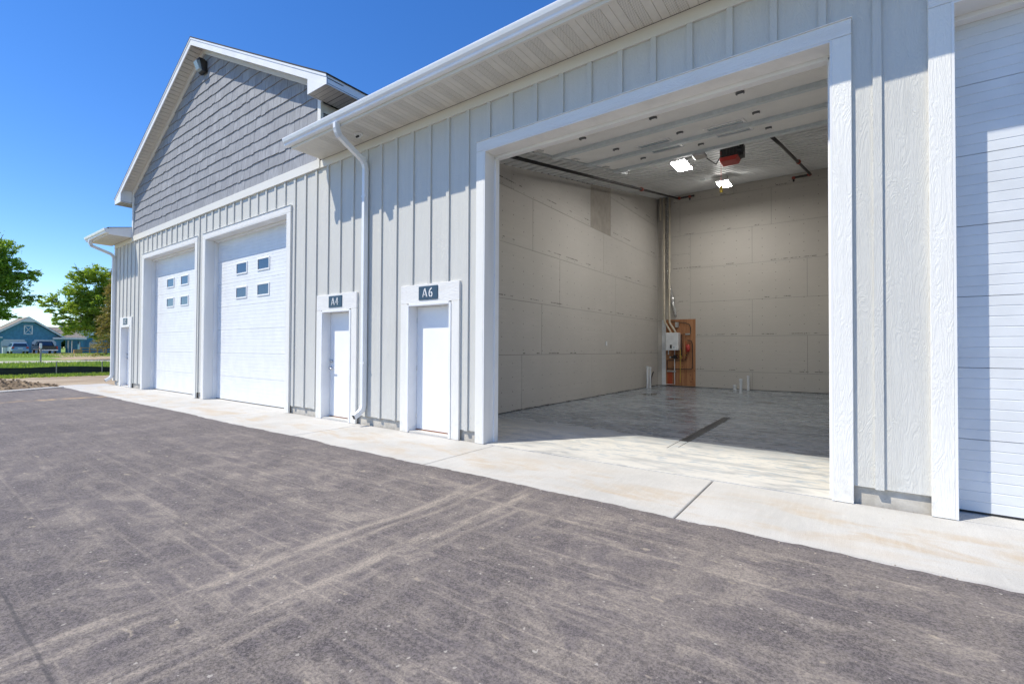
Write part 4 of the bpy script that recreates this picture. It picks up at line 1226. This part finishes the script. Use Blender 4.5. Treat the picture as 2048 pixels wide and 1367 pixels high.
# cars
def wheel(t, x, y, z, r):
    b = MB(); b.tube([(x, y - .11, z), (x, y + .11, z)], r, 18); wo = b.build('wheel', BLACK, t)
    MB().tube([(x, y - .116, z), (x, y + .116, z)], r * .6, 12).build('rim', STEEL, wo)
def suv(x, y, col):
    z = gz(x) + .0
    t = empty('parked_suv', (x, y, z), 'pale blue SUV parked at the left white garage door, rear facing', 'car')
    P = simple('pale_blue_paint', col, .25, .3, var=.02)
    W = .90
    body = [(0, .38), (.05, .30), (4.5, .30), (4.55, .55), (4.4, .82), (3.35, .95), (.10, .98), (.02, .62)]
    MB().prism([(x - a, y - W, z + b_) for a, b_ in body], (0, 2 * W, 0)).build('body', P, t, .06)
    cab = [[(x - .08, y - .84, z + .95), (x - 3.3, y - .84, z + .95), (x - 3.3, y + .84, z + .95), (x - .08, y + .84, z + .95)],
           [(x - .30, y - .68, z + 1.52), (x - 2.5, y - .68, z + 1.52), (x - 2.5, y + .68, z + 1.52), (x - .30, y + .68, z + 1.52)],
           [(x - .45, y - .60, z + 1.58), (x - 2.3, y - .60, z + 1.58), (x - 2.3, y + .60, z + 1.58), (x - .45, y + .60, z + 1.58)]]
    MB().loft(cab).build('cabin', P, t, .03)
    MB().loft([[(x - .085, y - .72, z + 1.03), (x - .085, y + .72, z + 1.03), (x - .27, y + .60, z + 1.46), (x - .27, y - .60, z + 1.46)], [(x - .065, y - .72, z + 1.03), (x - .065, y + .72, z + 1.03), (x - .25, y + .60, z + 1.46), (x - .25, y - .60, z + 1.46)]]).build('rear_window', GLASS, t)
    for sg in (-1, 1):
        MB().loft([[(x - .5, y + sg * .845, z + 1.0), (x - 3.0, y + sg * .845, z + 1.0), (x - 2.4, y + sg * .70, z + 1.47), (x - .5, y + sg * .70, z + 1.47)], [(x - .5, y + sg * .86, z + 1.0), (x - 3.0, y + sg * .86, z + 1.0), (x - 2.4, y + sg * .715, z + 1.47), (x - .5, y + sg * .715, z + 1.47)]]).build('side_window', GLASS, t)
        MB().box(x - .06, x + .025, y + sg * .72 - .12, y + sg * .72 + .12, z + .74, z + .98).build('taillight', RED, t, .02)
        for xx in (.85, 3.65): wheel(t, x - xx, y + sg * .80, z + .33, .33)
    MB().box(x - .02, x + .06, y - .86, y + .86, z + .32, z + .56).build('bumper', P, t, .03)
    MB().box(x + .022, x + .03, y - .26, y + .26, z + .68, z + .80).build('number_plate', HWHITE, t)
suv(-87, 7.33, (.30, .42, .52))
def pickup(x, y):
    z = gz(x)
    t = empty('parked_pickup', (x, y, z), 'black pickup truck with chrome bumper parked before the right garage door', 'truck')
    P = simple('black_paint', (.012, .013, .016), .2, var=.05)
    W = 1.0
    body = [(0, .55), (5.4, .50), (5.5, .75), (5.4, 1.10), (3.9, 1.15), (2.0, 1.16), (0, 1.14)]
    MB().prism([(x - a, y - W, z + b_) for a, b_ in body], (0, 2 * W, 0)).build('body', P, t, .05)
    MB().loft([[(x - 2.0, y - .94, z + 1.14), (x - 4.1, y - .94, z + 1.14), (x - 4.1, y + .94, z + 1.14), (x - 2.0, y + .94, z + 1.14)], [(x - 2.2, y - .74, z + 1.80), (x - 3.4, y - .74, z + 1.80), (x - 3.4, y + .74, z + 1.80), (x - 2.2, y + .74, z + 1.80)]]).build('cab', P, t, .05)
    MB().loft([[(x - 2.02, y - .76, z + 1.22), (x - 2.02, y + .76, z + 1.22), (x - 2.17, y + .66, z + 1.72), (x - 2.17, y - .66, z + 1.72)], [(x - 2.0, y - .76, z + 1.22), (x - 2.0, y + .76, z + 1.22), (x - 2.15, y + .66, z + 1.72), (x - 2.15, y - .66, z + 1.72)]]).build('rear_window', GLASS, t)
    MB().box(x - .01, x + .03, y - .80, y + .80, z + .66, z + 1.12).build('tailgate', P, t, .02)
    MB().box(x - .02, x + .20, y - .97, y + .97, z + .42, z + .62).build('bumper', STEEL, t, .03)
    MB().box(x + .20, x + .21, y - .2, y + .2, z + .46, z + .58).build('number_plate', HWHITE, t)
    for sg in (-1, 1):
        MB().box(x - .05, x + .03, y + sg * .90 - .08, y + sg * .90 + .08, z + .70, z + 1.06).build('taillight', RED, t, .02)
        MB().box(x - 3.9, x - .3, y + sg * 1.0 - .01, y + sg * 1.0 + .01, z + .62, z + .74).build('side_moulding', STEEL, t)
        for xx in (1.1, 4.6): wheel(t, x - xx, y + sg * .86, z + .40, .40)
        MB().box(x - 3.75, x - 3.60, y + sg * 1.08 - .1, y + sg * 1.08 + .1, z + 1.15, z + 1.38).build('mirror', P, t, .02)
pickup(-86, 10.05)
t = empty('garden_bin', (-90.5, 6.3, gz(-90)), 'small pale bin with dark lid beside the blue SUV', 'bin')
MB().box(-90.8, -90.3, 6.0, 6.45, gz(-90), gz(-90) + .95).build('bin_body', HWHITE, t, .03); MB().box(-90.85, -90.25, 5.96, 6.49, gz(-90) + .96, gz(-90) + 1.05).build('lid', BLACK, t)

# ------------------------------------------------------------------ trees
def tree(name, lab, base, height, trunk_r, lobes, leafmat, n, size, seed, group=None, sparse=1., flat=.6):
    """lobes: (dx,dy,dz,rx,ry,rz) ellipsoids about the base; leaves sit in clumps inside them"""
    rr = random.Random(seed)
    bx, by, bz = base
    t = empty(name, base, lab, 'tree', group)
    tb = MB()
    top = (bx + rr.uniform(-.3, .3), by + rr.uniform(-.3, .3), bz + height * .72)
    tb.tube([(bx, by, bz - .3), (bx, by, bz + height * .2), (bx + .15, by - .1, bz + height * .45), top], trunk_r, 9, r2=trunk_r * .25)
    t_ = tb.build('trunk', BARK, t)
    for (dx, dy, dz, rx, ry, rz_) in lobes:
        s = Vector((bx, by, bz + height * rr.uniform(.18, .45)))
        e = Vector((bx + dx, by + dy, bz + dz))
        mid = s.lerp(e, .5) + Vector((0, 0, -.08 * (e - s).length))
        MB().tube([s, mid, e, e + (e - mid) * .35], trunk_r * .36, 6, r2=trunk_r * .05).build('limb', BARK, t_)
    vol = [a[3] * a[4] * a[5] for a in lobes]; tot = sum(vol)
    b = MB(); V, F = b.v, b.f
    for lobe, vv in zip(lobes, vol):
        dx, dy, dz, rx, ry, rz_ = lobe
        k = int(n * vv / tot)
        nc = max(6, int(k / 46))
        for c in range(nc):
            while True:
                p = Vector((rr.uniform(-1, 1), rr.uniform(-1, 1), rr.uniform(-1, 1)))
                if .35 < p.length < 1: break
            p = p * (.55 + .5 * rr.random())
            cx, cy, cz_ = bx + dx + p.x * rx, by + dy + p.y * ry, bz + dz + p.z * rz_
            cr = rr.uniform(.35, .9) * (rx * ry * rz_) ** (1 / 3) * .34
            for q in range(int(46 * sparse)):
                g = Vector((rr.gauss(0, .5), rr.gauss(0, .5), rr.gauss(0, .5 * flat))) * cr
                px, py, pz = cx + g.x, cy + g.y, cz_ + g.z
                s = size * rr.uniform(.6, 1.3)
                a = Vector((rr.gauss(0, 1), rr.gauss(0, 1), rr.gauss(0, .6))).normalized()
                d = a.cross(Vector((rr.gauss(0, 1), rr.gauss(0, 1), rr.gauss(0, 1)))).normalized()
                m_ = len(V)
                P0 = Vector((px, py, pz))
                V += [tuple(P0 - a * s), tuple(P0 + d * s * .42), tuple(P0 + a * s), tuple(P0 - d * s * .42)]
                F.append((m_, m_ + 1, m_ + 2, m_ + 3)); b.mi.append(0)
    b.build('crown', leafmat, t)
    return t
gA = gz(-110)
tree('maple_tree', 'tall dark green maple with open crown behind the blue house roof', (-112, 2.9, gA), 21, .5,
     [(0, 0, 10.5, 4.5, 4.6, 3.2), (0, 5.4, 11.8, 4, 4.0, 2.4), (1, 2.5, 15.6, 4, 4.6, 2.8), (0, 4.6, 18.6, 3, 3.2, 2.0), (0, -2, 17, 4, 5, 3.5), (1, 8.6, 13.6, 2.5, 2.2, 1.4), (0, 7.8, 9.4, 2.6, 2.6, 1.5), (0, 3.6, 7.4, 3.5, 3.8, 1.9), (0, 5.8, 15.6, 3, 3.2, 1.8), (0, 2.0, 20.4, 2.5, 3.0, 1.4), (0, 1.0, 5.6, 3, 3.4, 1.3), (0, 6.3, 6.4, 2, 2.2, 1.0), (0, 2.4, 12.8, 4, 4.5, 2.6), (0, 5.0, 9.0, 3, 3.2, 1.6), (0, 6.6, 13.4, 2.6, 2.8, 1.6), (0, 3.2, 17.2, 3, 3.6, 2.0)], LEAF1, 60000, .22, 21, sparse=.95)
gB = gz(-60)
tree('shade_tree', 'bright green spreading tree in front of the farmhouse', (-61, 11.7, gB), 11, .22,
     [(0, -2.1, 6.2, 2.6, 2.3, 2.2), (0.3, -3.7, 7.6, 2, 1.5, 1.3), (0, -2.0, 9.5, 2, 1.8, 1.3), (0.6, -4.0, 5.6, 1.8, 1.5, 1.1), (0.4, -5.4, 6.4, 1.4, 1.1, 0.8), (0.4, -5.0, 4.2, 1.4, 1.2, 0.8), (0, -3.0, 3.9, 2, 1.8, 1.1), (0, -0.9, 4.2, 2, 1.6, 1.6), (0.2, -6.2, 6.0, 1.0, 0.8, 0.5), (0.3, -3.3, 9.3, 1.5, 1.3, 1.0), (0.3, -1.8, 2.8, 1.5, 1.4, 0.8), (0.2, -4.5, 3.2, 1.2, 1.0, 0.7), (0.1, -5.7, 5.2, 1.0, 0.9, 0.5), (0, -0.7, 8.2, 2, 1.6, 1.6)], LEAF2, 36000, .12, 22)
def conifer(base, h, rmax, n, seed, lab):
    rr = random.Random(seed); bx, by, bz = base
    t = empty('spruce_tree', base, lab, 'tree')
    MB().tube([(bx, by, bz - .2), (bx, by, bz + h)], .22, 8, r2=.02).build('trunk', BARK, t)
    b = MB(); V, F = b.v, b.f
    nb = int(n / 60)
    for k in range(nb):
        q = rr.random() ** .75
        z = bz + .7 + q * (h - .7); rad = rmax * (1 - q) ** .72 * rr.uniform(.75, 1.08) + .12
        a = rr.random() * 6.283
        for j in range(60):
            f = rr.random() ** .6
            px = bx + math.cos(a) * rad * f + rr.gauss(0, .09); py = by + math.sin(a) * rad * f + rr.gauss(0, .09)
            pz = z - .30 * f * rad * .6 + rr.gauss(0, .10)
            d = Vector((math.cos(a) + rr.gauss(0, .6), math.sin(a) + rr.gauss(0, .6), rr.gauss(-.2, .4))).normalized()
            e = d.cross(Vector((rr.gauss(0, 1), rr.gauss(0, 1), rr.gauss(0, 1)))).normalized()
            s = rr.uniform(.07, .16); P0 = Vector((px, py, pz)); m_ = len(V)
            V += [tuple(P0 - d * s), tuple(P0 + e * s * .3), tuple(P0 + d * s), tuple(P0 - e * s * .3)]
            F.append((m_, m_ + 1, m_ + 2, m_ + 3)); b.mi.append(0)
    b.build('crown', LEAF3, t)
conifer((-56, 10.95, gz(-56)), 12.7, 2.6, 42000, 31, 'brownish green spruce against the building end downspout')
b = MB()
tree('garden_bush', 'rounded green bush seen through the breezeway', (-104, 14.2, gA), 3.2, .12, [(0, 0, 1.8, 1.5, 1.6, 1.3), (0, 1.2, 1.3, 1.2, 1.2, 1.0)], LEAF2, 3000, .2, 41)
